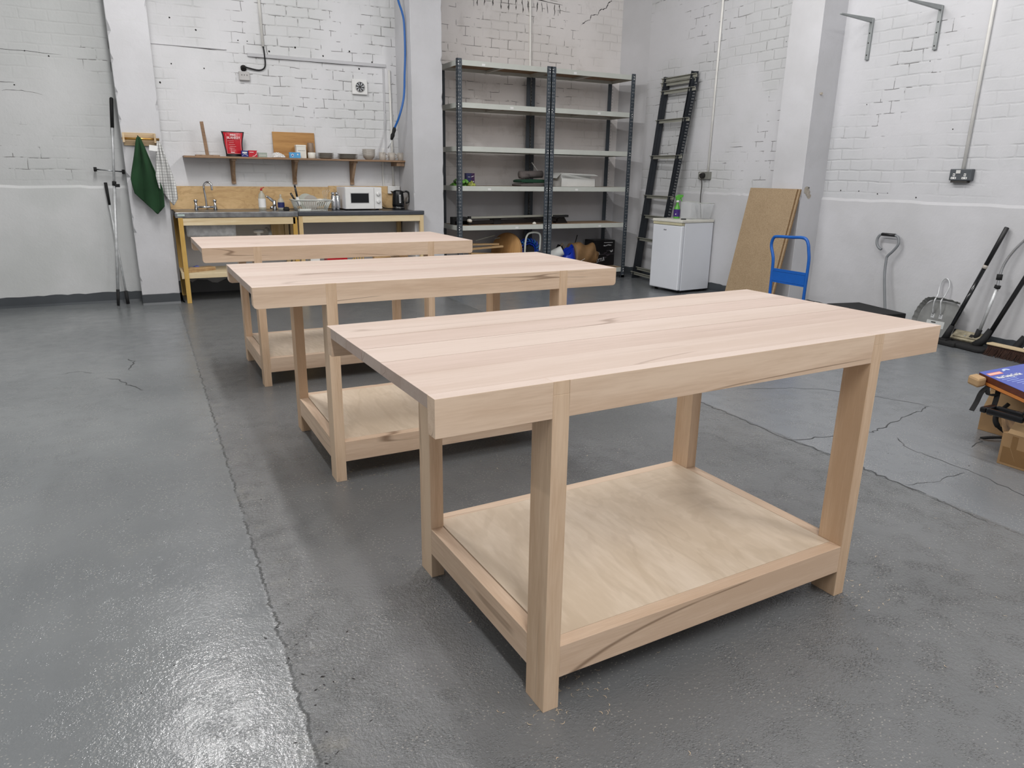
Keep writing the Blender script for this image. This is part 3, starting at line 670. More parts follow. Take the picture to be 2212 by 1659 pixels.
for i, (x, lab) in enumerate(((1.885,'polished steel canister next to the dish rack'),(1.935,'polished steel canister against the microwave side'))):
    t = T('steel_canister', lab, 'canister', (x-.005,8.06+.03*i,.889), 0, 'steel canisters on the counter')
    m = MB(); m.lathe([(.026,0),(.028,.01),(.028,.15),(.024,.155)], chrome, 18); m.build('cylinder', t)
    m = MB(); m.lathe([(.010,.15),(.016,.165),(.022,.18),(.012,.19),(.0,.192)], chrome, 14, c=(-.006,0,0)); m.build('spoon_bowl', t)
# microwave
t = T('microwave', 'white microwave oven on the dark worktop', 'microwave', (1.99,7.98,.889), rad(2))
m = MB(); m.box(0,.415,.012,.335,.012,.245, whitemetal); m.build('cabinet', t, bevel=.004)
m = MB(); m.box(.002,.325,-.004,.012,.014,.243, white); m.build('door', t, bevel=.003)
m = MB(); m.box(.062,.262,-.0055,-.004,.080,.180, blackgloss); m.build('door_window', t)
m = MB(); m.box(.055,.27,-.0048,-.004,.072,.188, plain('door_trim',(196,196,196),.4)); m.build('window_frame', t)
m = MB(); m.box(.328,.413,-.004,.012,.014,.243, white); m.build('control_panel', t, bevel=.003)
for z in (.175,.095):
    m = MB(); m.lathe([(.024,0),(.022,.012),(.0,.013)], white, 20, M=Matrix.Translation((.372,-.004,z)) @ Matrix.Rotation(pi/2,4,'X')); m.box(.369,.375,-.022,-.016,z-.02,z+.02, white); m.build('dial', t)
for x in (.04,.37): m = MB(); m.box(x-.015,x+.015,.03,.06,0,.012, rubber); m.build('foot', t)
# kettle
t = T('kettle', 'black electric kettle on its base at the right of the counter', 'kettle', (2.628,8.10,.889))
m = MB(); m.lathe([(.072,0),(.075,.012),(.070,.02)], blackgloss, 26); m.build('base', t)
m = MB(); m.lathe([(.066,.022),(.068,.028)], chrome, 26); m.build('base_ring', t)
m = MB(); m.lathe([(.066,.028),(.069,.06),(.066,.13),(.058,.195),(.055,.205),(.03,.215),(.0,.216)], blackgloss, 28); m.prism([(-.055,.20),(-.085,.205),(-.058,.165)], 1, -.02, .02, blackgloss); m.build('jug', t)
m = MB(); m.tube(bez([(.05,-.02,.195),(.09,-.04,.20),(.115,-.05,.17),(.11,-.05,.09),(.075,-.035,.075)]), .011, blackgloss, 10); m.build('handle', t)
m = MB(); m.prism([(-.010,.075),(.010,.075),(.010,.165),(-.010,.165)], 1, -.0705, -.060, plain('gauge_plastic',(200,202,204),.2)); m.prism([(-.004,.085),(.004,.085),(.004,.155),(-.004,.155)], 1, -.0715, -.070, dark); m.build('water_gauge', t, bevel=.002)
m = MB(); m.tube(bez([(2.57,8.14,.896),(2.50,8.20,.90),(2.45,8.25,.93),(2.42,8.32,.90)]), .004, rubber, 8); m.tube(bez([(2.68,8.16,.896),(2.73,8.25,.93),(2.72,8.34,.96),(2.65,8.35,1.05)]), .004, rubber, 8)
tag(m.build('cable'), 'black cord curling out behind the kettle base', 'cable')
t = T('wall_socket', 'white double wall socket half hidden behind the kettle', 'socket', (2.66,8.372,1.10))
m = MB(); m.box(-.073,.073,-.03,0,-.043,.043, white); m.build('face_plate', t, bevel=.004)
m = MB(); m.box(-.03,-.018,-.034,-.029,-.0,.02, white); m.build('rocker_switch', t)
# things below the counter
m = MB(); m.box(0,.30,0,.11,0,.018, offcut, Matrix.Rotation(.5,4,'Z')); m.box(.0,.30,.012,.12,.018,.036, offcut, Matrix.Rotation(.46,4,'Z')); tag(m.build('offcut_boards', loc=(.345,7.87,.296), bevel=.001), 'stacked pair of grey brown offcut boards under the sink', 'board')
m = MB(); m.grid(lambda u,v: (u*.14, v*.12, .05*sin(pi*u)*sin(pi*v)+.004*sin(17*u+9*v)), 10, 8, plain('blue_white_packet',(110,118,178),.35,var=.6,sc=30)); tag(m.build('plastic_packet', loc=(.36,8.0,.296)), 'crumpled blue and white plastic packet behind the offcut boards under the sink', 'packet')
for nm, lab, cat, x0, x1, h, mt in (('white_box','white box on the shelf under the dark worktop','box',1.56,1.66,.10,white),('red_toolbox','red plastic case on the shelf under the dark worktop','case',1.74,1.96,.10,red)):
    m = MB(); m.box(0,x1-x0,0,.16,0,h, mt); m.box(.01,x1-x0-.01,-.003,0,h*.6,h*.64, dark); tag(m.build(nm, loc=(x0,7.90,.2925), bevel=.006), lab, cat)
m = MB()
for k in range(5): m.tube(bez([(.02*k,0,.02),(.02*k+.03,.06,.07+.01*(k%2)),(.02*k+.06,.12,.02)]), .010, plain('rope',(176,146,92),.9,bump=.8), 8) if k == 0 else m.tube(bez([(.03*k,0,.02),(.03*k+.02,.06,.085),(.03*k+.03,.12,.02)]), .010, m.mats[0], 8)
tag(m.build('rope_coil', loc=(2.02,7.92,.292)), 'small coil of straw coloured rope right of the red case', 'rope')
m = MB()
for k in range(4): m.box(0,.42,0,.05,.022*k,.02+.022*k, offcut, Matrix.Rotation(.08*k-.1,4,'Z'))
tag(m.build('timber_strips', loc=(2.28,7.95,.293)), 'few brown timber strips at the right end of the under counter shelf', 'timber')
m = MB(); m.tube(bez([(1.47,8.35,.86),(1.50,8.33,.83),(1.56,8.34,.72),(1.55,8.35,.60),(1.50,8.36,.55)]), .006, rubber, 8); tag(m.build('waste_cable'), 'black cable looping against the wall under the worktop', 'cable')

# ------------------------------------------------------------------ wall shelf and what stands on it
SZ = 1.428
t = T('wall_shelf', 'long brown wall shelf on wooden brackets over the sink', 'shelf', (.43,8.16,1.41))
m = MB(); m.box(0,2.38,0,.238,0,.018, shelfwood); m.build('shelf_board', t, bevel=.001)
for x in (.905-.43,1.54-.43,2.18-.43):
    b = MB(); b.box(x-.022,x+.022,.218,.239,-.255,0, brackwood); b.box(x-.022,x+.022,.04,.218,-.022,0, brackwood)
    b.prism([(.05,-.022),(.10,-.022),(.219,-.19),(.219,-.235)], 0, x-.014, x+.014, brackwood); b.build('bracket', t, bevel=.001)
b = MB(); b.box(2.22,2.31,.02,.238,-.045,0, brackwood); b.build('end_block', t, bevel=.001)
t = T('wooden_stand', 'thin upright stick on a flat wooden foot, left end of the wall shelf', 'wooden stand', (.66,8.27,SZ))
m = MB(); m.box(-.115,.115,-.04,.04,0,.012, brackwood, Matrix.Rotation(.06,4,'Z')); m.build('foot', t)
m = MB(); m.box(-.016,.016,-.012,.012,.012,.335, shelfwood, Matrix.Rotation(rad(-4.5),4,'Y')); m.build('upright', t)
# fire blanket
t = T('fire_blanket', 'red fire blanket pouch standing on the wall shelf', 'fire blanket', (.925,8.30,SZ), 0)
def pouch(u, v):
    hw = .082+.030*v**3+.006*sin(3*v); return ((u-.5)*2*hw+(.003*sin(9*v)), -.022*sin(pi*u)*(1-.8*v**2)-.004*sin(7*v+5*u), .005+.245*v)
dk = plain('black_binding', (24,20,22), .5); rp = plain('red_pouch', (190,30,44), .22, bump=.35, bsc=16)
m = MB(); m.grid(lambda u,v: (lambda p: (p[0], p[1]-.004, p[2]))(pouch(.06+.88*u, .10+.86*v)), 12, 14, rp); m.build('front_panel', t)
m = MB(); m.grid(pouch, 12, 14, dk); m.grid(lambda u,v: (lambda p: (p[0], .012, p[2]))(pouch(u,v)), 12, 14, dk); m.build('pouch', t)
tx = plain('pale_red_print', (236,206,206), .4)
m = MB(); F_ = frameM((-.047,-.0315,.205), (1,0,0), (0,0,1)); text_mesh('FIRE', .030, tx, frameM((-.030,-.0300,.205),(1,0,0),(0,0,1)), m, bold=.001); text_mesh('BLANKET', .030, tx, frameM((-.062,-.0315,.178),(1,0,0),(0,0,1)), m, bold=.001)
for k, (a, b) in enumerate(((-.06,.0),(-.045,-.0),(-.05,.01),(-.04,.02),(-.045,.005),(-.03,.015))): m.box(a,b,-.0338,-.0330,.155-.018*k,.157-.018*k, tx)
for a in (-.070,.068): m.box(a,a+.0016,-.0300,-.0290,.03,.225, tx)
m.box(-.07,.07,-.0300,-.0290,.030,.0316, tx); m.box(-.035,.0,-.0335,-.0328,.04,.048, tx); m.build('printed_text', t)
def carton(name, label, cat, x, y, w_, d, h, mat, extra=None, rz=0, z=SZ):
    t = T(name, label, cat, (x,y,z), rz); m = MB(); m.box(0,w_,0,d,0,h, mat); m.build('carton', t, bevel=.001)
    if extra:
        m = MB(); extra(m); m.build('printed_label', t)
    return t
wh = white
carton('small_carton', 'small navy blue carton between the fire blanket and the red carton', 'carton', .985,8.20,.066,.06,.062, plain('navy',(28,42,120),.35), lambda m: (m.box(.008,.055,-.0006,0,.035,.05,wh), m.ribbon([(.0,0,.008),(.03,0,.03),(.066,0,.012)], (0,-1,0), .004, wh, 0, 3)))
carton('small_carton', 'small red carton with a white swoosh on the wall shelf', 'carton', 1.054,8.19,.085,.06,.066, plain('carton_red',(190,26,44),.35), lambda m: (m.ribbon([(.03,0,.006),(.06,0,.012),(.08,0,.035),(.083,0,.06)], (0,-1,0), .006, wh, 0, 3), m.box(.01,.05,-.0006,0,.045,.05,wh)))
carton('small_carton', 'low grey green carton right of the red carton', 'carton', 1.152,8.22,.09,.06,.048, plain('grey_green',(160,170,160),.45), lambda m: m.box(.01,.08,-.0006,0,.02,.024,wh))
t = T('egg_box', 'low heap of white woven cloths in front of the cutting board', 'cloth', (1.29,8.20,SZ))
m = MB(); m.grid(lambda u,v: (.13*u+.01*sin(9*v), .10*v, .004+.05*(sin(pi*u)**.5)*(sin(pi*v)**.5)+.004*sin(34*u)*sin(20*v)), 24, 16, plain('white_weave',(205,203,200),.9,var=.25,sc=90)); m.build('cloth_heap', t)
t.name = 'folded_cloths'
m = MB(); m.box(0,.445,0,.018,0,.27, bamboo); tag(m.build('cutting_board', loc=(1.335,8.362,SZ), rot=(rad(-4),0,0), bevel=.003), 'large bamboo cutting board leaning on the wall above the shelf', 'cutting board')
carton('tissue_carton', 'light blue carton with round white mark at the middle of the wall shelf', 'carton', 1.468,8.185,.112,.05,.058, plain('sky_blue',(84,160,214),.4), lambda m: (m.disc((.03,0,.028),(0,-1,0),.014,wh,14,.0006), m.disc((.03,0,.028),(0,-1,0),.009,plain('navy_dot',(40,70,150),.4),12,.001), m.disc((.085,0,.038),(0,-1,0),.008,wh,10,.0006)))
t = T('storage_tin', 'square cream tin with faint writing behind the light blue carton', 'tin', (1.553,8.25,SZ)); m = MB(); m.box(0,.105,0,.09,0,.125, tin); m.build('tin_body', t, bevel=.005)
m = MB(); m.box(-.002,.107,-.002,.092,.118,.138, tin); m.build('lid', t, bevel=.004)
m = MB(); [m.box(.02+.018*k,.033+.018*k,-.0006,0,.075,.082, plain('faint_print',(150,150,150),.5) if k == 0 else m.mats[0]) for k in range(4)]; m.build('printed_text', t)
m = MB(); m.lathe([(.034,0),(.035,.01),(.035,.155),(.030,.165),(.0,.166)], clear('smoky_jar',(150,128,108),.3,.75), 22); tag(m.build('tall_jar', loc=(1.722,8.335,SZ)), 'tall smoky beaker standing behind the small white pot', 'jar')
m = MB(); m.lathe([(.036,0),(.040,.004),(.040,.060),(.037,.062),(.036,.01),(.0,.008)], tin, 22); tag(m.build('white_pot', loc=(1.71,8.235,SZ)), 'small white pot in front of the tall smoky beaker', 'pot')
def plate_at(name, label, cat, x, y, z, r, h, mat, group):
    m = MB(); m.lathe([(r*.55,0),(r*.62,.002),(r*.93,h*.7),(r,h),(r*.97,h),(r*.6,.006),(0,.005)], mat, 30); return tag(m.build(name, loc=(x,y,z)), label, cat, group)
lv = ['bottom', 'second from bottom', 'middle', 'second from top', 'top']
for k in range(5): plate_at('side_plate', f'grey small plate, {lv[k]} of the left plate stack', 'plate', 1.872, 8.275, SZ+.0118*k, .088+.001*(k%2), .0145, ceramic, 'plates stacked on the wall shelf')
for k in range(4): plate_at('dinner_plate', f'grey wide plate, {["bottom","second from bottom","second from top","top"][k]} of the right plate stack', 'plate', 2.115, 8.28, SZ+.0138*k, .113+.001*(k%2), .0165, ceramic, 'plates stacked on the wall shelf')
for k in range(3):
    m = MB(); m.lathe([(.035,0),(.038,.003),(.062,.03),(.073,.075),(.070,.075),(.058,.032),(.0,.008)], ceramic, 30)
    tag(m.build('bowl', loc=(2.355,8.275,SZ+.02*k)), f'grey stoneware bowl, {["bottom","middle","top"][k]} of the bowl stack', 'bowl', 'stacked bowls on the wall shelf')
mg = ['pale mug nearest the bowl stack', 'pale mug in the middle of the three on the shelf', 'pale mug at the right end of the wall shelf']
for k, x in enumerate((2.508, 2.622, 2.728)):
    t = T('mug', mg[k], 'mug', (x,8.26+.015*(k%2),SZ), 0, 'mugs on the wall shelf')
    m = MB(); m.lathe([(.034,0),(.037,.003),(.039,.085),(.036,.085),(.034,.01),(0,.008)], ceramicl, 26); m.build('cup', t)
    m = MB(); m.tube(bez([(.036,-.005,.068),(.058,-.01,.066),(.062,-.012,.04),(.037,-.005,.022)]), .0055, ceramicl, 8); m.build('handle', t)
# wooden roll holder with towels on the pillar
t = T('towel_rail', 'pale wooden rail with brass bar screwed to the pillar', 'towel rail', (-.085,7.868,1.555))
wr = wood('rail_beech', (206,184,150), (180,156,122), 0)
m = MB(); m.box(.0,.27,-.016,0,-.055,.06, wr); m.build('back_plate', t, bevel=.002)
for x in (0,.262): m = MB(); m.box(x-.006,x+.012,-.07,-.016,-.03,.055, wr); m.build('end_cheek', t, bevel=.002)
m = MB(); m.tube([(-.012,-.052,.005),(.30,-.052,.005)], .011, brass, 12); m.build('bar', t)
def hang(u, v, wtop, wbot, L_, d, fold, skew=.0):
    w_ = wtop+(wbot-wtop)*min(1, v*1.35)**.8
    x = (u-.5)*w_*(1-.10*sin(5*v+1)) + skew*v; y = -d*abs(sin(fold*pi*u+v*1.3))*min(1, v*3)-.004-.012*sin(9*v+6*u)*min(1,v*2)
    lo = L_*(1-.30*abs(u-.72)*1.3); return (x, y, -v*lo)
t = T('hand_towel', 'dark green towel hanging from the brass bar', 'towel', (.042,7.812,1.575))
m = MB(); m.grid(lambda u,v: hang(u,v,.03,.235,.70,.045,2.0,.03), 34, 44, green, True); m.build('towel_cloth', t, solid=.006)
m = MB(); m.tube([(0,-.004,-.02),(-.004,.002,.012),(.004,.006,.0)], .006, green, 8); m.build('hanging_loop', t)
t = T('tea_towel', 'white checked tea towel hanging at the right of the green towel', 'tea towel', (.205,7.825,1.555))
m = MB(); m.grid(lambda u,v: hang(u,v,.025,.15,.60,.035,2.5,.035), 30, 40, teat, True); m.build('towel_cloth', t, solid=.003)
m = MB(); m.box(-.075,-.005,-.034,-.033,-.105,-.055, wh, Matrix.Rotation(.12,4,'Y')); m.build('white_tag', t)
# long poles in the corner of the pillar
t = T('telescopic_pole', 'long silver telescopic pole with black grip leaning by the pillar', 'pole', (-.318,7.86,0))
A, B = Vector((0,.02,.005)), Vector((.175,.285,1.935)); P_ = lambda s: A.lerp(B, s)
m = MB(); m.tube([P_(.08),P_(.60)], .013, galv, 12); m.build('outer_tube', t)
m = MB(); m.tube([P_(.60),P_(.88)], .0105, galv, 12); m.build('inner_tube', t)
m = MB(); m.tube([P_(.86),P_(.995),P_(1)], [.016,.017,.010], rubber, 12); m.build('grip', t)
m = MB(); m.tube([P_(.585),P_(.605)], .019, rubber, 12); m.box(.11,.15,.15,.17,1.12,1.15, rubber); m.build('clamp_collar', t)
m = MB(); m.tube([P_(0),P_(.08)], [.012,.016], rubber, 10); m.build('foot', t)
t = T('window_pole', 'shorter thin grey pole with black handle behind the telescopic pole', 'pole', (-.235,7.95,0))
A2, B2 = Vector((0,.02,.004)), Vector((-.055,.185,1.16)); Q_ = lambda s: A2.lerp(B2, s)
m = MB(); m.tube([Q_(.1),Q_(.82)], .009, galv, 10); m.build('tube', t)
m = MB(); m.tube([Q_(.82),Q_(1)], [.011,.015], rubber, 10); m.build('handle', t)
m = MB(); m.tube([Q_(0),Q_(.11)], [.016,.016], rubber, 10); m.build('foot', t)
t = T('wall_hook_bar', 'short steel bar with black end caps on the wall by the long poles', 'hook bar', (-.36,8.17,1.262))
m = MB(); m.tube([(0,-.06,.02),(.235,-.06,0)], .006, steel, 8); m.build('bar', t)
for x, z in ((0,.02),(.235,0)):
    m = MB(); m.tube([(x-.012,-.06,z),(x+.014,-.06,z)], .021, rubber, 12); m.tube([(x,-.06,z),(x,0,z)], .006, steel, 8); m.build('end_cap', t)
# ------------------------------------------------------------------ slotted shelving
def post_mesh(H, w_=.056, mat=postmat, sx=1, sy=1, slots=True, sl=slot):
    m = MB(); t_ = .004
    m.box(min(0,sx*w_), max(0,sx*w_), min(0,sy*t_), max(0,sy*t_), 0, H, mat); m.box(min(0,sx*t_), max(0,sx*t_), min(0,sy*t_), max(0,sy*.04), 0, H, mat)
    if slots:
        z = .03; k = 0
        while z < H-.03:
            for dx in (.014,.034):
                if k % 3 == 2 and dx == .014: continue
                x = sx*dx; m.box(x-.0035, x+.0035, -sy*.0006, 0 if sy > 0 else .0006*1, z, z+.014, sl) if sy > 0 else m.box(x-.0035, x+.0035, 0, .0006, z, z+.014, sl)
            y = sy*.022; m.box(-sx*.0006 if sx > 0 else 0, 0 if sx > 0 else .0006, y-.0035, y+.0035, z, z+.014, sl)
            z += .0375; k += 1
    return m
SHZ = [.135, .712, 1.158, 1.592, 2.055, 2.490]
def shelving(label, x0, x1, y0=7.805, y1=8.315, H=2.50):
    t = T('shelving_unit', label, 'shelving unit', (x0,y0,0), 0, 'slotted steel shelving units')
    W, D = x1-x0, y1-y0
    for X, sx in ((0,1),(W,-1)):
        for Y, sy in ((0,1),(D,-1)):
            o = post_mesh(H, sx=sx, sy=sy).build('post', t, loc=(X,Y,.004)); 
    for X in (.0,W-.05):
        for Y in (-.005,D-.045):
            m = MB(); m.box(X-.006,X+.056,Y,Y+.05,0,.004, rubber); m.box(X+.0,X+.05,Y+.005,Y+.045,.004,.03, rubber); m.build('foot', t)
    for k, z in enumerate(SHZ):
        m = MB(); h = .055
        m.box(.006,W-.006,.006,.012,z-h,z, beam); m.box(.006,W-.006,D-.012,D-.006,z-h,z, beam); m.box(.006,.012,.012,D-.012,z-h,z, beam); m.box(W-.012,W-.006,.012,D-.012,z-h,z, beam)
        m.box(W*.5-.02,W*.5+.02,.012,D-.012,z-.045,z-.020, beam); m.box(.012,W-.012,.012,.03,z-.024,z-.018, beam)
        f = m.build('shelf_frame', t, bevel=.001)
        m = MB(); m.box(.013,W-.013,.013,D-.013,z-.0175,z-.002, chipdull); m.build('shelf_board', f)
        m = MB()
        for X in (.014,W-.02):
            for zz in (z-.018,z-.045): m.box(X-.004,X+.006,-.0012,-.0002,zz-.006,zz+.006, white)
        m.build('rivet', f)
    for X, zz in ((.30,SHZ[5]-.045),(.66,SHZ[4]-.04),(.38,SHZ[2]-.045),(.75,SHZ[1]-.045)):
        m = MB(); m.box(X,X+.04,.0048,.0058,zz,zz+.022, white); m.build('sticker', t)
    return t
shelving('left bay of grey slotted shelving, next to the pillar', 3.245, 4.432)
shelving('right bay of grey slotted shelving, in the corner', 4.438, 5.628)
Z = lambda k: SHZ[k]-.0015
# shelf contents : third shelf from the floor (k=2)
t = T('vegetable_packets', 'heap of green and white plastic packets at the left end of a shelf', 'packets', (3.28,8.0,Z(2)))
random.seed(3)
for k, (x, y, z, s) in enumerate(((.0,.05,.0,.10),(.02,.0,.045,.09),(.12,.0,.0,.09),(.10,-.03,.035,.07))):
    m = MB(); m.grid(lambda u,v: (x+s*1.2*u, y+s*v, z+.035*(sin(pi*u)*sin(pi*v))**.6+.008*sin(13*u+7*v+k)), 12, 10, leaf if k != 1 else plain('dark_leaf',(64,96,48),.5,var=.7,sc=50)); m.build('packet', t, solid=.003)
m = MB(); m.grid(lambda u,v: (.09*u, .08*v, .055*(sin(pi*u)*sin(pi*v))**.6+.006*sin(15*u)), 12, 10, plain('yellow_green_packet',(150,160,76),.4,var=.5,sc=45)); tag(m.build('small_packet', loc=(3.44,7.93,Z(2)), solid=.002), 'small yellow green packet in front of the purple blue box', 'packet')
t = T('powder_box', 'upright purple and navy box beside the green packets', 'box', (3.47,8.08,Z(2)))
m = MB(); m.box(0,.105,0,.06,0,.145, plain('navy_box',(34,38,84),.4)); m.build('carton', t, bevel=.001)
m = MB(); m.box(.062,.105,-.001,0,.0,.145, plain('purple_panel',(60,26,74),.4)); m.ribbon([(.055,0,.10),(.1,0,.115)], (0,-1,0), .008, white, 0, 2, .0015); m.box(.02,.045,-.001,0,.10,.104,white); m.disc((.09,0,.05),(0,-1,0),.007,white,10,.0015); m.build('printed_label', t)
def blanket(name, label, x, y, z, w_, d, h, mat, seed):
    random.seed(seed); m = MB(); a = random.uniform(0,3)
    prof = [(0,0),(w_,0),(w_+.01,h*.3),(w_+.008,h*.75),(w_-.01,h),(w_*.5,h*1.04),(.02,h),(-.008,h*.6)]
    m.prism([(p[0],p[1]) for p in prof], 1, 0, d, mat, smooth=True)
    return tag(m.build(name, loc=(x,y,z), bevel=.01, sub=1), label, 'blanket', 'folded blankets on the shelving')
blanket('folded_blanket', 'brown grey folded blanket, bottom of the blanket pile', 4.10,7.88,Z(2),.36,.25,.038,greybl,1)
blanket('folded_blanket', 'dark green folded blanket in the middle of the pile', 4.11,7.88,Z(2)+.042,.34,.24,.042,greenbl,2)
m = MB(); m.tube([(0,0,0),(.01,0,0),(.32,.0,.01),(.33,0,.01)], [.02,.045,.042,.02], greybl, 16); m.tube([(.0,-.02,-.01),(.02,-.03,-.015),(.12,-.03,-.012)], [.01,.035,.03], greybl, 12)
tag(m.build('rolled_blanket', loc=(4.12,7.99,Z(2)+.135)), 'grey blanket rolled up on top of the blanket pile', 'blanket', 'folded blankets on the shelving')
m = MB(); m.tube([(4.36,8.11,1.44),(4.455,8.085,1.315)], .006, white, 8); tag(m.build('white_rod'), 'thin white rod leaning on the wall above the rolled blanket', 'rod')
t = T('white_carton', 'white cardboard box with open flaps on the right bay', 'box', (4.665,7.90,Z(2)))
m = MB(); W_, D_, H_ = .50,.30,.10
for a in ((0,W_,0,.003,0,H_),(0,W_,D_-.003,D_,0,H_+.06),(0,.003,0,D_,0,H_+.06),(W_-.003,W_,0,D_,0,H_),(0,W_,0,D_,0,.003)): m.box(*a, whitecard)
m.build('carton', t)
for vs in ([(0,0,H_),(0,0,H_+.06),(-.07,.0,H_+.0),(-.0,D_,H_+.06)],):
    pass
m = MB(); m.add([(0,0,.165),(W_*.98,0,.150),(W_,-.06,.135),(.03,-.05,.150)], [(0,1,2,3)], whitecard); m.build('flap', t, solid=.003)
m = MB(); m.add([(0,.05,.162),(W_*.97,.05,.150),(W_*.95,.09,H_),(0.01,.02,H_)], [(0,1,2,3)], whitecard); m.build('flap', t, solid=.003)
m = MB(); m.add([(0,.0,.165),(0,D_,.165),(-.06,D_,.11),(-.055,.02,.10)], [(0,1,2,3)], whitecard); m.build('flap', t, solid=.003)
# second shelf (k=1): long dark tools
y = 7.98; z = Z(1)
t = T('folding_stand', 'long folded black metal stand lying along the second lowest shelf', 'folded stand', (3.28,y,z))
blk = plain('black_metal', (34,30,28), .4, .3)
m = MB(); m.box(0,1.40,0,.05,.0,.045, blk, Matrix.Rotation(-.015,4,'Y')); m.build('main_bar', t, bevel=.003)
m = MB(); m.box(.05,1.46,.07,.10,.05,.068, blk, Matrix.Rotation(-.01,4,'Y')); m.build('upper_bar', t, bevel=.003)
m = MB(); m.box(.50,.60,-.01,.11,.0,.075, rubber); m.build('hinge_block', t, bevel=.004)
m = MB(); m.prism([(1.38,.0),(1.55,.0),(1.50,.07),(1.45,.075),(1.38,.05)], 1, .0,.09, blk); m.build('end_foot', t, bevel=.003)
m = MB(); m.box(-.03,.16,.0,.09,.0,.09, rubber); m.tube([(.09,.04,.08),(.09,.04,.125)], [.02,.016], rubber, 10); m.build('motor_block', t, bevel=.006)
t = T('clamp_bar', 'long pale grey sash bar resting on the folded black stand', 'clamp bar', (3.44,7.93,z))
m = MB(); m.box(.02,1.30,.0,.012,.072,.096, beamdull, Matrix.Rotation(-.012,4,'Y')); m.build('bar', t, bevel=.001)
m = MB(); m.lathe([(.012,0),(.03,.01),(.03,.03),(.015,.04)], tin, 14, M=Matrix.Translation((.0,0,.03)) @ Matrix.Rotation(.2,4,'Y')); m.box(-.01,.02,-.01,.03,.0,.10,rubber); m.build('clamp_head', t)
m = MB(); m.box(1.14,1.36,-.015,.035,.075,.105, rubber); m.build('sliding_jaw', t, bevel=.003)
m = MB(); m.lathe([(.0,0),(.022,.0),(.026,.012),(.014,.026),(.0,.03)], tin, 9); tag(m.build('beige_lump', loc=(4.28,7.86,z), rot=(0,0,.5)), 'small crumpled beige wrapper on the front edge of the second lowest shelf', 'wrapper')
# bottom shelf (k=0)
zb = Z(0)
random.seed(11); tl = ['short pale offcut board, lowest of the timber heap','short pale offcut board lying over the lowest one','long brown plank sloping across the timber heap','pale batten on top of the timber heap','thin brown batten across the timber heap','narrow offcut at the back of the timber heap']
for k in range(6):
    L_ = (.48,.44,.46,.45,.42,.36)[k]; m = MB(); m.box(0,L_,0,(.10,.09,.12,.07,.05,.06)[k],0,.022, offcut)
    tag(m.build('timber_offcut', loc=(3.40+.02*k,7.86+.02*k,zb+.003+.062*k+(.0,.03,.04,.04,.03,.02)[k]), rot=(0,(.0,.02,.10,.06,-.05,.02)[k],(-.05,.08,-.06,.1,.0,.05)[k]), bevel=.001), tl[k], 'timber', 'timber offcuts on the bottom shelf')
m = MB(); m.box(0,.42,.0,.04,0,.028, chipdull); m.box(0.05,.40,.0,.3,-.12,-.10, chipdull); tag(m.build('base_plank', loc=(3.42,8.05,zb+.124)), 'flat boards under the timber heap at the back', 'timber')
m = MB(); m.tube([(0,0,0),(.26,.0,.06)], .008, beamdull, 8); tag(m.build('grey_rod', loc=(3.55,8.0,zb+.385)), 'grey metal rod lying on the timber heap', 'rod', 'grey rods on the timber heap')
m = MB(); m.tube([(0,0,0),(.24,.05,.03)], .007, beamdull, 8); tag(m.build('grey_rod', loc=(3.86,8.12,zb+.39)), 'grey metal rod behind the round boards', 'rod', 'grey rods on the timber heap')
for k in range(2):
    m = MB(); m.lathe([(.0,0),(.232,0),(.232,.018),(.0,.018)], wood('round_board', (190,146,92), (160,118,72), 0) if k == 0 else bpy.data.materials['round_board'], 56)
    tag(m.build('round_board', loc=(3.985+.020*k,8.03+.010*k,zb+.236), rot=(0,rad(82),rad(205)), bevel=.001), ['thin round plywood disc standing on edge, the left one','thin round plywood disc standing on edge, right against the other'][k], 'round board', 'round discs on the bottom shelf')
t = T('cable_reel', 'blue airline hose coiled on a reel with a white handle', 'hose reel', (4.255,8.0,zb))
random.seed(4); m = MB()
for k in range(16):
    R_ = .085+.062*((k*7)%16)/16; yy = -.06+.12*k/16; ph = random.uniform(0,6)
    m.tube([(R_*cos(a*pi/14), yy+.006*sin(a+ph), .25+R_*sin(a*pi/14)+.004*sin(3*a+ph)) for a in range(28)], .0065, hosem if k % 3 else bagblue, 7, close=True)
for k in range(20):
    a = k*2*pi/20; m.tube(bez([(.10*cos(a),-.08,.25+.10*sin(a)),(.13*cos(a+.1),-.095,.25+.13*sin(a+.1)),(.155*cos(a+.2),-.06,.25+.155*sin(a+.2))],4), .006, hosem if k % 2 else bagblue, 6)
m.build('hose_coil', t)
m = MB(); m.tube([(0,-.1,.25),(0,.09,.25)], .06, rubber, 16); m.build('hub', t)
m = MB(); m.tube(bez([(-.10,-.12,.0),(-.085,-.12,.34),(-.06,-.12,.445),(.0,-.12,.475),(.09,-.12,.468),(.125,-.12,.42),(.12,-.12,.25)]), .012, beam, 10); m.build('handle', t)
m = MB(); m.box(-.15,.15,-.12,.10,0,.02, bagblue); m.build('foot_frame', t, bevel=.004)
m = MB(); m.lathe([(.055,0),(.06,.02),(.06,.16),(.055,.17)], whitecard, 18, M=Matrix.Translation((4.57,7.95,zb+.165)) @ Matrix.Rotation(rad(62),4,'Y') @ Matrix.Rotation(.3,4,'X'), cap=False)
tag(m.build('white_tube', solid=.004), 'white card tube lying left of the blue bag', 'tube')
m = MB(); m.tube([(0,0,0),(.075,0,.125),(.15,0,.0)], .006, offcut, 6); m.prism([(.02,.0),(.075,.10),(.13,.0)], 1, .01,.12, black); tag(m.build('peaked_offcut', loc=(4.74,8.07,zb+.19)), 'small peaked wooden offcut poking up behind the blue bag', 'offcut')
t = T('blue_bag', 'shiny blue plastic bag slumped on the bottom shelf', 'bag', (4.605,7.80,zb))
m = MB()
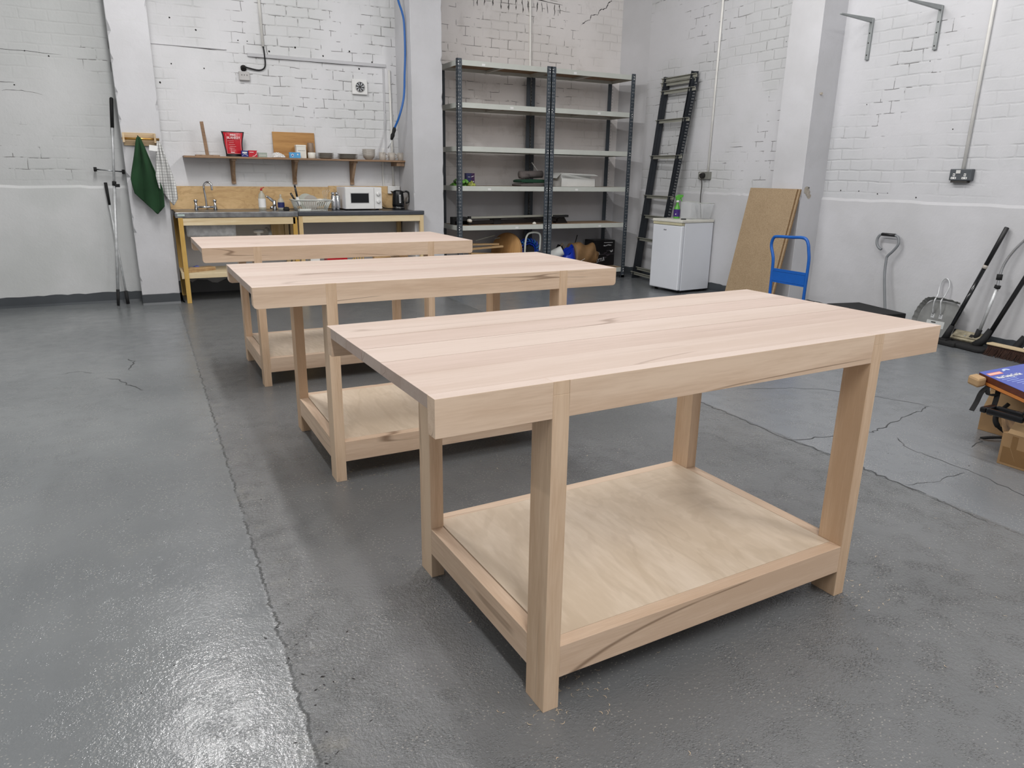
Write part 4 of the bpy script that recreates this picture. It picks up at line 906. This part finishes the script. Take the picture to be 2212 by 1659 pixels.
def bag(u, v):
    a = u*2*pi; r = (1-.30*v**2); top = .205+.095*cos(a-.2)
    return (.17+.155*r*cos(a)*(1+.05*sin(5*a+3*v)), .12+.105*r*sin(a)*(1+.08*sin(4*a)), top*v+.012*sin(6*a)*v)
m.grid(bag, 40, 12, bagblue); m.grid(lambda u,v: (.17+.155*.7*cos(u*2*pi)*(1-v), .12+.105*.7*sin(u*2*pi)*(1-v), .19+.075*cos(u*2*pi)*(1-v)), 40, 4, bagblue)
m.build('bag_body', t)
t = T('paper_roll', 'large bundle wrapped in brown paper between blue bag and black box', 'paper roll', (5.04,8.0,zb+.012))
def roll(u, v):
    a = u*2*pi; r = .155+.008*sin(3*a+9*v)+.006*sin(11*v+a*2)-.03*v; return (-.12+.31*v, r*cos(a)*.95, .16+r*sin(a)+.01*sin(8*v))
m = MB(); m.grid(roll, 40, 22, paper); m.add([Vector(roll(k/40,0)) for k in range(40)], [tuple(range(40))], card); m.build('wrapping', t)
def crumple(u, v):
    a = u*2*pi; r = (.115-.05*v)*(1+.25*sin(5*a+v*3)*v); return (.17+.08*v+.02*v*sin(3*a), r*cos(a), .14+r*sin(a)-.02*v)
m = MB(); m.grid(crumple, 30, 8, paper); m.build('crumpled_end', t, solid=.002)
m = MB(); m.tube([(-.125,-.12,.06),(-.02,-.165,.12)], .0025, tin, 6); m.build('string', t)
m = MB(); m.tube([(-.06,.05,.25),(.01,.09,.40)], .006, rubber, 8); m.build('stick', t)
t = T('black_box', 'black cardboard box with white printing at the right end of the bottom shelf', 'box', (5.305,8.06,zb))
bb = plain('black_box_card', (26,24,26), .35); m = MB(); m.box(0,.325,0,.24,0,.335, bb); m.build('carton', t, bevel=.002)
m = MB(); g1 = plain('print_grey', (178,178,180), .5); g2 = plain('print_dim', (92,84,92), .5)
text_mesh('KETTLE', .060, g1, frameM((.015,-.001,.035),(1,0,.25),(-.25,0,1)), m, bold=.002, sx=.8)
text_mesh('THE', .042, g1, frameM((.03,-.001,.125),(1,0,.5),(-.5,0,1)), m, bold=.002, sx=.9)
m.ribbon([(.14,0,.265),(.18,0,.262),(.22,0,.275),(.27,0,.268)], (0,-1,0), .02, g1, .002, 4); m.box(.15,.29,-.001,0,.300,.310, g1)
m.ribbon([(.25,0,.20),(.28,0,.18),(.30,0,.21)], (0,-1,0), .02, g1, .004, 3)
for k in range(8): m.ribbon([(.15+.02*(k%4),0,.10+.03*(k//2)),(.19+.02*(k%4),0,.115+.03*(k//2))], (0,-1,0), .007, g2, .004, 3)
m.box(.01,.32,-.001,0,.150,.153, g2); m.build('printing', t)
# leaning side frames
t = T('leaning_ladder_frame', 'tall dark slotted shelving frame with grey rungs leaning like a ladder in the corner', 'shelving frame', (5.73,7.80,0))
def side_frame(dx, dy, dz, rungs, pw, mt_, H=2.46):
    O_ = Vector((5.73,7.80,0))
    A0, A1 = Vector((5.775+dx,7.80+dy,.0)), Vector((5.87+dx*.4,7.56+dy,H+dz)); B0, B1 = Vector((5.70+dx,7.17+dy,0)), Vector((5.87+dx*.4,6.93+dy,H+dz))
    for P0, P1, sx in ((A0,A1,1),(B0,B1,-1)):
        d = (P1-P0); ln = d.length; d.normalize(); yv = Vector((0,-1,0)); yv = (yv-d*yv.dot(d)).normalized(); xv = yv.cross(d)
        M = Matrix(((yv[0],xv[0],d[0],(P0-O_)[0]),(yv[1],xv[1],d[1],(P0-O_)[1]),(yv[2],xv[2],d[2],(P0-O_)[2]),(0,0,0,1)))
        m = MB(); s0, s1 = (-.0,pw) if sx > 0 else (-pw,0)
        m.box(s0,s1,-.003,.003,0,ln, mt_, M); m.box(s0 if sx < 0 else s1-.005, s0+.005 if sx < 0 else s1, -.045,.045,0,ln, mt_, M)
        z_ = .03
        while z_ < ln-.04:
            for q in (.014,.036): m.box((q if sx > 0 else -q)-.004,(q if sx > 0 else -q)+.004,-.0045,.0045,z_,z_+.013, slot, M)
            z_ += .034
        m.build('post', t)
    for z_, mt in rungs:
        f = z_/H; a = A0.lerp(A1, f)-O_; b = B0.lerp(B1, f)-O_; n = (b-a).normalized()
        m = MB(); M = Matrix(((n[0],0,1,a[0]),(n[1],0,0,a[1]),(n[2],1,0,a[2]),(0,0,0,1)))
        m.box(-.0,(b-a).length,-.02,.02,-.018,-.008, mt, M); m.box(-.0,(b-a).length,.014,.02,-.04,-.008, mt, M); m.build('rung', t)
side_frame(-.045, -.03, -.07, [(.07,beamdull),(.53,beamdull),(1.08,beamdull),(1.57,beamdull),(2.00,beamdull),(2.34,beamdull)], .058, postdark)
side_frame(.0, .0, 0, [(.13,beamdull),(.80,beamdull),(2.37,beamdull),(2.42,beamdull)], .075, postdark)
# ------------------------------------------------------------------ fridge and its top
FR = rad(5)
t = T('fridge', 'small white under counter fridge below the right wall socket', 'fridge', (5.385,6.425,0), FR)
D_, W_ = .50, .47
m = MB(); m.box(.052,D_,.0,W_,.03,.795, whitemetal); m.build('cabinet', t, bevel=.006)
m = MB(); m.box(.0,.047,.0,W_,.035,.765, whitemetal); m.build('door', t, bevel=.012)
m = MB(); m.box(-.004,.047,.004,W_-.004,.766,.795, plain('beige_handle_strip',(196,190,160),.3)); m.build('handle_strip', t, bevel=.004)
m = MB(); m.box(-.008,D_+.0,-.006,W_+.006,.797,.828, plain('cream_top',(214,212,202),.4)); m.build('top_panel', t, bevel=.006)
m = MB(); bg_ = plain('badge_grey',(70,72,80),.4); [m.box(-.0012,0,.285-.009*k-.006,.285-.009*k,.702,.702+(.012,.014,.008,.013,.012)[k],bg_) for k in range(5)]; m.build('badge', t)
for y in (.04,W_-.04): 
    for x in (.08,D_-.06): m = MB(); m.tube([(x,y,0),(x,y,.032)], .018, rubber, 10); m.build('foot', t)
def onf(x, y): c, s = cos(FR), sin(FR); return (5.385+c*x-s*y, 6.425+s*x+c*y, .8282)
t = T('spray_bottle', 'green trigger spray bottle with purple label on the fridge', 'spray bottle', onf(.20,.30), -.47)
m = MB(); m.lathe([(.034,0),(.037,.01),(.037,.10),(.028,.135),(.016,.155),(.013,.185)], plain('green_plastic',(84,160,58),.25), 22); m.build('bottle_body', t)
m = MB(); m.lathe([(.0378,.022),(.0378,.105)], plain('purple_label',(62,34,110),.35), 22, cap=False); m.disc((-.02,-.033,.05),(-.5,-.85,0),.007,white,8,.002); m.build('paper_label', t)
m = MB(); m.lathe([(.016,.183),(.016,.205)], white, 14); m.build('collar', t)
gp = bpy.data.materials['green_plastic']
m = MB(); m.prism([(-.018,.203),(.018,.203),(.030,.235),(.058,.243),(.060,.268),(.0,.270),(-.034,.250)], 1, -.012,.012, gp); m.prism([(.026,.237),(.044,.190),(.052,.193),(.040,.242)], 1, -.006,.006, gp); m.build('trigger_head', t, bevel=.003)
def clear_box(label, x, y, w0, w1, d0, h):
    t = T('clear_container', label, 'container', onf(x,y), FR, 'clear plastic boxes on the fridge'); m = MB()
    m.grid(lambda u,v: (lambda q,s: ((-.5+q[0])*(w0+(w1-w0)*v), (-.5+q[1])*(d0+(w1-w0)*v), h*v))([(0,0),(1,0),(1,1),(0,1),(0,0)][int(round(u*4))],0), 4, 1, clearp, False)
    m.box(-w0/2,w0/2,-d0/2,d0/2,0,.003, clearp); m.build('box_wall', t, solid=.002)
    m = MB(); m.tube([(-w1/2,-(d0+w1-w0)/2,h),(w1/2,-(d0+w1-w0)/2,h),(w1/2,(d0+w1-w0)/2,h),(-w1/2,(d0+w1-w0)/2,h)], .0022, beam, 6, close=True); m.build('rim', t)
clear_box('clear plastic box on the fridge, behind the spray bottle', .27, .17, .11, .125, .15, .195)
clear_box('clear tapered plastic box on the fridge, at the right rear corner', .40, .075, .11, .17, .09, .18)
m = MB(); m.box(-.028,.028,-.014,.014,0,.012, rubber); tag(m.build('remote_control', loc=onf(.10,.085), rot=(0,0,-.5), bevel=.003), 'small black remote on the front edge of the fridge top', 'remote')
# ------------------------------------------------------------------ chipboard sheets
for k in range(2):
    m = MB(); m.box(0,.018,-.305,.305,0,1.22, chip if k == 0 else chipedge)
    m.mats = [chip]; m.mi = [0]*6
    m2 = MB(); m2.box(0,.018,-.305,.305,0,1.22, chipedge); m2.mats.append(chip); m2.mi[4] = 1
    o = m2.build('chipboard_sheet', loc=(5.420+.0195*k, 5.415-.022*k, .0005), rot=(0,math.asin(.238/1.22),0))
    tag(o, ['front chipboard sheet leaning against the right hand pillar','rear chipboard sheet, showing as a brown edge behind the front sheet'][k], 'chipboard', 'chipboard sheets leaning on the pillar')
# ------------------------------------------------------------------ platform trolley
t = T('platform_trolley', 'blue tubular trolley handle rising behind the nearest workbench', 'trolley', (4.98,4.49,0))
pts = [(0,.172,.19),(0,.174,.30),(0,.176,.476),(0,.180,.591),(0,.194,.645),(0,.216,.70),(0,.220,.74),(0,.205,.783),(0,.165,.80),(0,0,.806),(0,-.105,.812),(0,-.155,.80),(0,-.182,.76),(0,-.193,.715),(0,-.208,.641),(0,-.209,.524),(0,-.206,.40),(0,-.204,.19)]
m = MB(); m.tube(bez(pts,5), .0135, bluep, 12); m.build('handle_tube', t)
m = MB(); m.box(-.008,.004,-.208,.178,.402,.524, bluep); m.box(-.010,-.008,-.195,.165,.418,.424, bluep); m.box(-.010,-.008,-.195,.165,.502,.508, bluep); m.build('cross_panel', t, bevel=.001)
m = MB(); m.box(-.68,.02,-.225,.205,.165,.20, bluep); m.build('platform', t, bevel=.006)
for x in (-.58,-.07):
    for y in (-.17,.15):
        m = MB(); m.tube([(x,y-.015,.055),(x,y+.015,.055)], .055, rubber, 18); m.box(x-.02,x+.02,y-.024,y+.024,.10,.166, galv); m.build('wheel', t)
# low black dolly and rod
t = T('low_dolly', 'low flat black dolly against the right wall behind the nearest workbench', 'dolly', (5.56,4.15,0), rad(-12))
m = MB(); m.box(-.12,.23,-.27,.30,.14,.20, rubber); m.build('deck', t, bevel=.004)
for x in (-.08,.18):
    for y in (-.22,.24): m = MB(); m.tube([(x,y-.012,.04),(x,y+.012,.04)], .04, rubber, 14); m.tube([(x,y,.06),(x,y,.14)], .012, galv, 8); m.build('caster', t)
t = T('hooked_rod', 'grey hooked metal rod with black hand grip against the right wall', 'rod', (5.80,4.02,0))
gr = plain('grey_hammered_paint', (124,127,130), .45)
W3 = lambda y, z: (5.95-5.80-(.82-z)*.12, y-4.02, z)
loop = [W3(4.317,.69), W3(4.345,.70), W3(4.372,.73), W3(4.382,.775), W3(4.368,.81), W3(4.342,.822)]
m = MB(); m.tube(bez(loop,5), .0115, gr, 12); m.build('hook_end', t)
m = MB(); m.tube([W3(4.346,.822),W3(4.213,.822)], .0145, black, 12); m.build('hand_grip', t)
m = MB(); m.tube(bez([W3(4.216,.822),W3(4.185,.808),W3(4.168,.770),W3(4.17,.735),W3(4.206,.680),W3(4.240,.640),W3(4.245,.600),W3(4.222,.45),W3(4.15,.20),W3(4.09,.0)],6), .0115, gr, 12); m.build('shaft', t)
m = MB(); m.grid(lambda u,v: (.16*u, .15*v, .10+.008*sin(9*v)*u), 6, 8, plain('green_cloth',(52,116,62),.8)); m.box(0,.16,0,.15,0,.085, rubber); tag(m.build('green_tray', loc=(5.80,3.91,0), rot=(0,0,.05)), 'green topped low tray beside the dustpan on the floor', 'tray')
# dustpan leaning on the wall
t = T('dustpan', 'metal dustpan with wire loop handle leaning upright on the wall', 'dustpan', (5.85,3.66,0))
yv, zv = Vector((.0,-1,0)), Vector((.15,0,.99)); zv.normalize(); xv = -yv.cross(zv)
M = Matrix(((yv[0],zv[0],xv[0],0),(yv[1],zv[1],xv[1],0),(yv[2],zv[2],xv[2],.006),(0,0,0,1)))
M.translation = Vector((.060,.195,.004))
dp = plain('dustpan_zinc', (146,147,145), .38, .35, var=.12, sc=10)
m = MB(); outline = [(0,0),(.285,0),(.30,.28),(.255,.305),(.075,.305),(.02,.255),(-.012,.16)]
outline = [(0,.0),(.32,.0),(.335,.27),(.29,.315),(.09,.315),(.03,.265),(-.005,.16)]
m.prism(outline, 2, -.002, .002, dp, M); m.build('pan', t)
m = MB(); rim = bez([(-.005,.0,0),(-.005,.16,0),(.03,.265,0),(.09,.315,0),(.29,.315,0),(.335,.27,0),(.32,.0,0)],6)
vs = []; c_ = Vector((.15,.1,0))
for k, p in enumerate(rim):
    o_ = (p-c_).normalized()*(.018+.006*(k%2)); vs += [M @ p, M @ (p+o_+Vector((0,0,-.045)))]
n_ = len(rim); m.add(vs, [(2*i,2*i+1,2*i+3,2*i+2) for i in range(n_-1)], dp); m.build('crimped_rim', t, solid=.002)
hb = [M @ Vector(p) for p in ((.12,.20,-.012),(.125,.26,-.04),(.13,.315,-.05),(.125,.36,-.02),(.115,.43,-.01),(.125,.485,-.01),(.155,.505,-.01),(.185,.48,-.01),(.195,.43,-.01),(.185,.36,-.02),(.185,.315,-.05),(.19,.26,-.04),(.19,.20,-.012))]
m = MB(); m.tube(bez(hb,5), .006, galv, 10); m.build('wire_handle', t)
for x in (.105,.175):
    m = MB(); m.box(x,x+.03,.165,.205,-.006,-.002, galv, M); m.box(x+.008,x+.014,.18,.186,-.0065,-.006, dark, M); m.build('handle_clip', t)
m = MB(); m.box(.08,.235,.085,.145,-.0035,-.0022, plain('pale_sticker2',(196,198,196),.4), M); m.box(.12,.16,.125,.135,-.0040,-.0034, dark, M); m.box(.13,.165,.105,.108,-.0040,-.0034, dark, M); m.build('sticker', t)
m = MB(); m.box(.24,.29,.002,.012,-.006,-.002, yellow, M); m.build('yellow_edge_label', t)
# brooms and mops
t = T('floor_squeegee', 'black pole with a pale band on a flat black floor head', 'broom', (5.76,3.42,0))
A, B = Vector((.03,.085,.05)), Vector((.205,-.122,.955)); P_ = lambda s: A.lerp(B, s)
m = MB(); m.tube([P_(.0),P_(.64)], .016, blackgloss, 14); m.build('lower_tube', t)
m = MB(); m.tube([P_(.64),P_(.67)], .0175, ceramicl, 14); m.build('pale_band', t)
m = MB(); m.tube([P_(.67),P_(.995),P_(1)], [.0165,.0175,.012], black, 14); m.build('grip', t)
m = MB(); m.tube([P_(-.01),P_(.12)], [.030,.019], rubber, 12); m.box(-.02,.06,.05,.12,.0,.05, rubber); m.build('socket', t)
m = MB(); m.box(-.045,.045,-.045,.28,.0,.038, rubber, Matrix.Rotation(-.1,4,'Z')); m.build('floor_head', t, bevel=.012)
t = T('floor_mop', 'cranked steel mop handle on a beige plastic flat head', 'mop', (5.88,3.42,0))
Mh = Matrix.Translation((.012,-.045,.075)) @ Matrix.Rotation(rad(-38),4,'Y')
m = MB(); m.box(-.05,.05,-.135,.135,-.012,.010, plain('mop_head_beige',(150,142,120),.6,var=.25,sc=30), Mh); m.box(-.03,.03,-.12,.12,.010,.020, bpy.data.materials['mop_head_beige'], Mh); m.build('head', t, bevel=.004)
m = MB(); m.box(-.018,.012,-.04,-.01,.020,.0215, darkhole, Mh); m.box(-.02,-.012,.015,.028,.020,.026, chrome, Mh); m.build('head_slot', t)
Ls = lambda *ps: [(p[0]-5.88,p[1]-3.42,p[2]) for p in ps]
m = MB(); m.tube(Ls((5.885,3.325,.05),(5.89,3.305,.15)), .021, rubber, 12); m.build('joint', t)
m = MB(); m.tube(Ls((5.89,3.305,.14),(5.905,3.245,.50)), .0125, galv, 12); m.build('lower_tube', t)
m = MB(); m.tube(bez(Ls((5.905,3.245,.47),(5.92,3.255,.575),(5.935,3.245,.68),(5.95,3.21,.775),(5.965,3.155,.865),(5.975,3.10,.93))), .0105, chrome, 12); m.build('cranked_tube', t)
m = MB(); m.tube(Ls((5.904,3.248,.49),(5.906,3.244,.515)), .022, rubber, 12); m.build('clamp_collar', t)
m = MB(); m.tube(Ls((5.908,3.248,.555),(5.912,3.250,.60)), .021, rubber, 12); m.build('clamp_collar', t)
t = T('vacuum_broom', 'thick black pole on a wide black broom head, rightmost but one', 'broom', (5.82,3.22,0))
m = MB(); m.tube([(.04,.00,.10),(.165,-.165,.72),(.17,-.18,.78)], .0175, black, 14); m.build('pole', t)
m = MB(); m.tube([(.0,.06,.03),(.03,.02,.08),(.05,-.01,.17)], [.035,.03,.022], rubber, 14); m.build('neck', t)
m = MB(); m.prism([(-.08,.22),(-.045,.25),(.04,.25),(.07,.2),(.05,-.05),(.02,-.068),(-.09,-.068),(-.12,-.03)], 2, 0, .035, rubber); m.build('head', t, bevel=.012)
t = T('mop_pole', 'grey tube pole with black socket at the right edge of the picture', 'mop', (5.90,2.98,0))
m = MB(); m.tube([(.04,.02,.10),(.09,-.06,.50)], .0135, galv, 12); m.build('tube', t)
m = MB(); m.tube([(-.01,.06,.03),(.02,.05,.06),(.045,.015,.15)], [.03,.028,.022], rubber, 12); m.build('socket', t)
m = MB(); m.box(-.06,.05,-.10,.12,0,.03, rubber); m.build('head', t, bevel=.01)
t = T('hand_brush', 'long brown bristle brush head with pale wooden stock on the floor', 'brush', (5.735,2.93,0), rad(-4))
br = plain('brown_bristles', (58,36,26), .9, var=.4, sc=90)
m = MB(); random.seed(9)
for k in range(300):
    y_ = random.uniform(-.16,.215); x_ = random.uniform(-.02,.02); m.tube([(x_*1.0+.03,y_,.078),(x_*2.2-.015+.01*random.random(),y_+random.uniform(-.01,.01),.001)], [.0022,.0016], br, 4, cap=False)
m.box(-.0,.045,-.16,.215,.02,.078, br); m.build('bristles', t)
m = MB(); m.box(-.012,.058,-.165,.22,.078,.092, wood('brush_stock',(216,196,160),(190,168,130),1)); m.build('wooden_stock', t, bevel=.003)
m = MB(); m.tube([(.03,-.04,.092),(.045,-.05,.115)], .014, tin, 10); m.build('handle_socket', t)
# ------------------------------------------------------------------ boxes at the right edge
t = T('cardboard_box', 'front taped cardboard box with a raised flap at the right edge', 'box', (3.508,1.77,0), rad(3), 'cardboard boxes at the right edge')
m = MB(); m.box(0,.30,-.34,0,0,.158, cardd); m.build('box_body', t, bevel=.002)
m = MB(); m.box(-.0008,0,-.33,-.012,.012,.09, tapem); m.box(-.0008,0,-.07,-.045,.09,.15, tapem); m.box(-.0009,-.0001,-.16,-.14,.0,.158, tapem)
m.ribbon([(0,-.03,.12),(0,-.075,.03)], (-1,0,0), .004, card, 0, 2, .0012); m.build('parcel_tape', t)
m = MB(); m.add([(0.0,-.02,.158),(0.0,-.33,.158),(.022,-.33,.222),(.022,-.035,.222)], [(0,1,2,3)], card); m.build('flap', t, solid=.003)
m = MB(); m.add([(0,-.0,.158),(.28,0,.158),(.28,.035,.225),(.01,.03,.225)], [(0,1,2,3)], cardd); m.build('flap', t, solid=.003)
t = T('cardboard_box', 'rear plain cardboard box under the blue tool case', 'box', (3.91,2.102,0), rad(4), 'cardboard boxes at the right edge')
m = MB(); m.box(0,.28,-.34,0,0,.100, cardd); m.build('box_body', t, bevel=.002)
m = MB(); m.add([(0,0,.100),(0,-.34,.100),(.02,-.33,.215),(.02,-.02,.215)], [(0,1,2,3)], card); m.build('flap', t, solid=.003)
m = MB(); m.box(.03,.27,-.33,-.01,.10,.30, card); m.build('inner_contents', t)
# tool case lying on the rear box
t = T('tool_set_case', 'flat dark wooden case with a blue printed lid lying on the boxes', 'case', (3.735,2.055,.300), rad(-1))
cb = plain('case_brown', (92,44,26), .4, var=.2, sc=18); co = plain('case_orange', (196,122,58), .45); cv_ = plain('lid_blue', (70,86,172), .35, var=.04)
Md = Matrix(((.98,.48,0,0),(.1,-.877,0,0),(0,0,1,0),(0,0,0,1)))
ux, uy = Vector((1,.03,0)).normalized(), Vector((-.452,-.892,0)).normalized()
Mc = Matrix(((ux[0],uy[0],0,0),(ux[1],uy[1],0,0),(0,0,1,0),(0,0,0,1)))
uy = Vector((-.03,-1,0)); uy = Vector((-.455,-.89,0)).normalized(); ux = Vector((.89,-.455,0)).normalized()
ux = Vector((.996,.03,0))
Mc = Matrix(((ux[0],uy[0],0,0),(ux[1],uy[1],0,0),(0,0,1,0),(0,0,0,1)))
m = MB(); m.box(0,.52,0,.40,.020,.050, cb, Mc); m.box(0,.52,0,.40,-.0,.0015, cb, Mc); m.build('case_body', t)
m = MB(); m.box(-.001,.52,-.001,.40,.003,.018, co, Mc); m.build('lower_edge', t)
m = MB(); m.box(-.001,.52,-.001,.40,.050,.052, cv_, Mc); m.build('printed_lid', t)
m = MB(); z_ = .0524
MT = lambda x, y, s=1: Mc @ Matrix.Translation((x,y,0)) @ Matrix.Rotation(pi,4,'X') @ Matrix.Translation((0,0,-z_)) @ Matrix.Scale(-1,4,(0,0,1))
pk = plain('logo_orange', (232,128,96), .4)
m.box(.016,.132,.040,.076,.052,.0523, pk, Mc)
for k in range(8): m.box(.022+.0135*k,.031+.0135*k,.048,.068,.0523,.0525, plain('logo_pale',(248,206,190),.4) if k == 0 else m.mats[1], Mc)
text_mesh('Wood Turning Tool Set', .046, white, MT(.024,.136), m, bold=.0022, sx=.46)
m.ribbon([tuple(Mc @ Vector((.155,.050,.052))), tuple(Mc @ Vector((.185,.028,.052))), tuple(Mc @ Vector((.225,.036,.052)))], (0,0,1), .028, plain('pale_blue_print',(178,194,226),.4), .001, 3)
for k in range(6): m.box(.030+.016*k,.030+.016*k+(.13,.10,.11,.13,.09,.10)[k],.152+.024*k,.157+.024*k,.052,.0523, plain('fine_print',(160,176,222),.4) if k == 0 else m.mats[-1], Mc)
m.build('lid_printing', t)
m = MB(); m.box(-.055,.02,.012,.10,-.004,.045, card, Mc @ Matrix.Rotation(.0,4,'Y')); tag(m.build('cardboard_sleeve', loc=(3.725,2.08,.300), bevel=.012), 'tan cardboard end poking out left of the blue case', 'cardboard')
t = T('black_straps', 'black webbing straps hanging down under the blue case', 'strap', (3.70,1.98,.300))
for k, pts in enumerate(([(0,.0,0),(-.03,.01,-.03),(-.045,.015,-.08),(-.065,.02,-.125)], [(.02,-.04,-.0),(.0,-.05,-.04),(-.01,-.05,-.09),(-.035,-.05,-.13)], [(-.01,.0,0),(-.02,-.02,-.035),(.0,-.045,-.03)])):
    q = bez(pts,5); m = MB(); vs = []
    for p in q: vs += [p+Vector((.0,.012,0)), p-Vector((.0,.012,0))]
    m.add(vs, [(2*i,2*i+1,2*i+3,2*i+2) for i in range(len(q)-1)], rubber); m.build('strap', t, solid=.004)
t = T('power_tool', 'black plastic tool with a looped handle lying on the front box', 'tool', (3.515,1.80,.262))
m = MB(); m.box(-.048,.052,.045,.075,-.032,-.004, blackgloss); m.box(-.048,-.024,-.12,.045,-.032,-.004, blackgloss); m.box(.028,.052,-.12,.045,-.032,-.004, blackgloss); m.build('loop_handle', t, bevel=.008)
m = MB(); m.grid(lambda u,v: (.035+.085*cos(u*2*pi)*sin(pi*v), -.19+.11*sin(u*2*pi)*sin(pi*v), .004+.045*cos(pi*v)), 24, 12, blackgloss); m.box(-.03,.10,-.36,-.18,-.035,.03, black); m.build('body', t)
t = T('dark_lever', 'black metal lever tool on the floor between the two cardboard boxes', 'tool', (3.78,1.96,0))
m = MB(); m.grid(lambda u,v: (-.02+.16*u*cos(.5), .03-.10*u+.012*(v-.5)*2*(1-.6*abs(u-.3)), .010+.010*sin(pi*u)), 10, 2, rubber); m.build('foot_blade', t, solid=.008)
m = MB(); m.tube(bez([(.10,-.04,.03),(.04,.0,.08),(.05,.02,.13),(.10,.0,.19)]), [.010]*8+[.014]*8+[.010]*9, rubber, 8); m.build('upright', t)
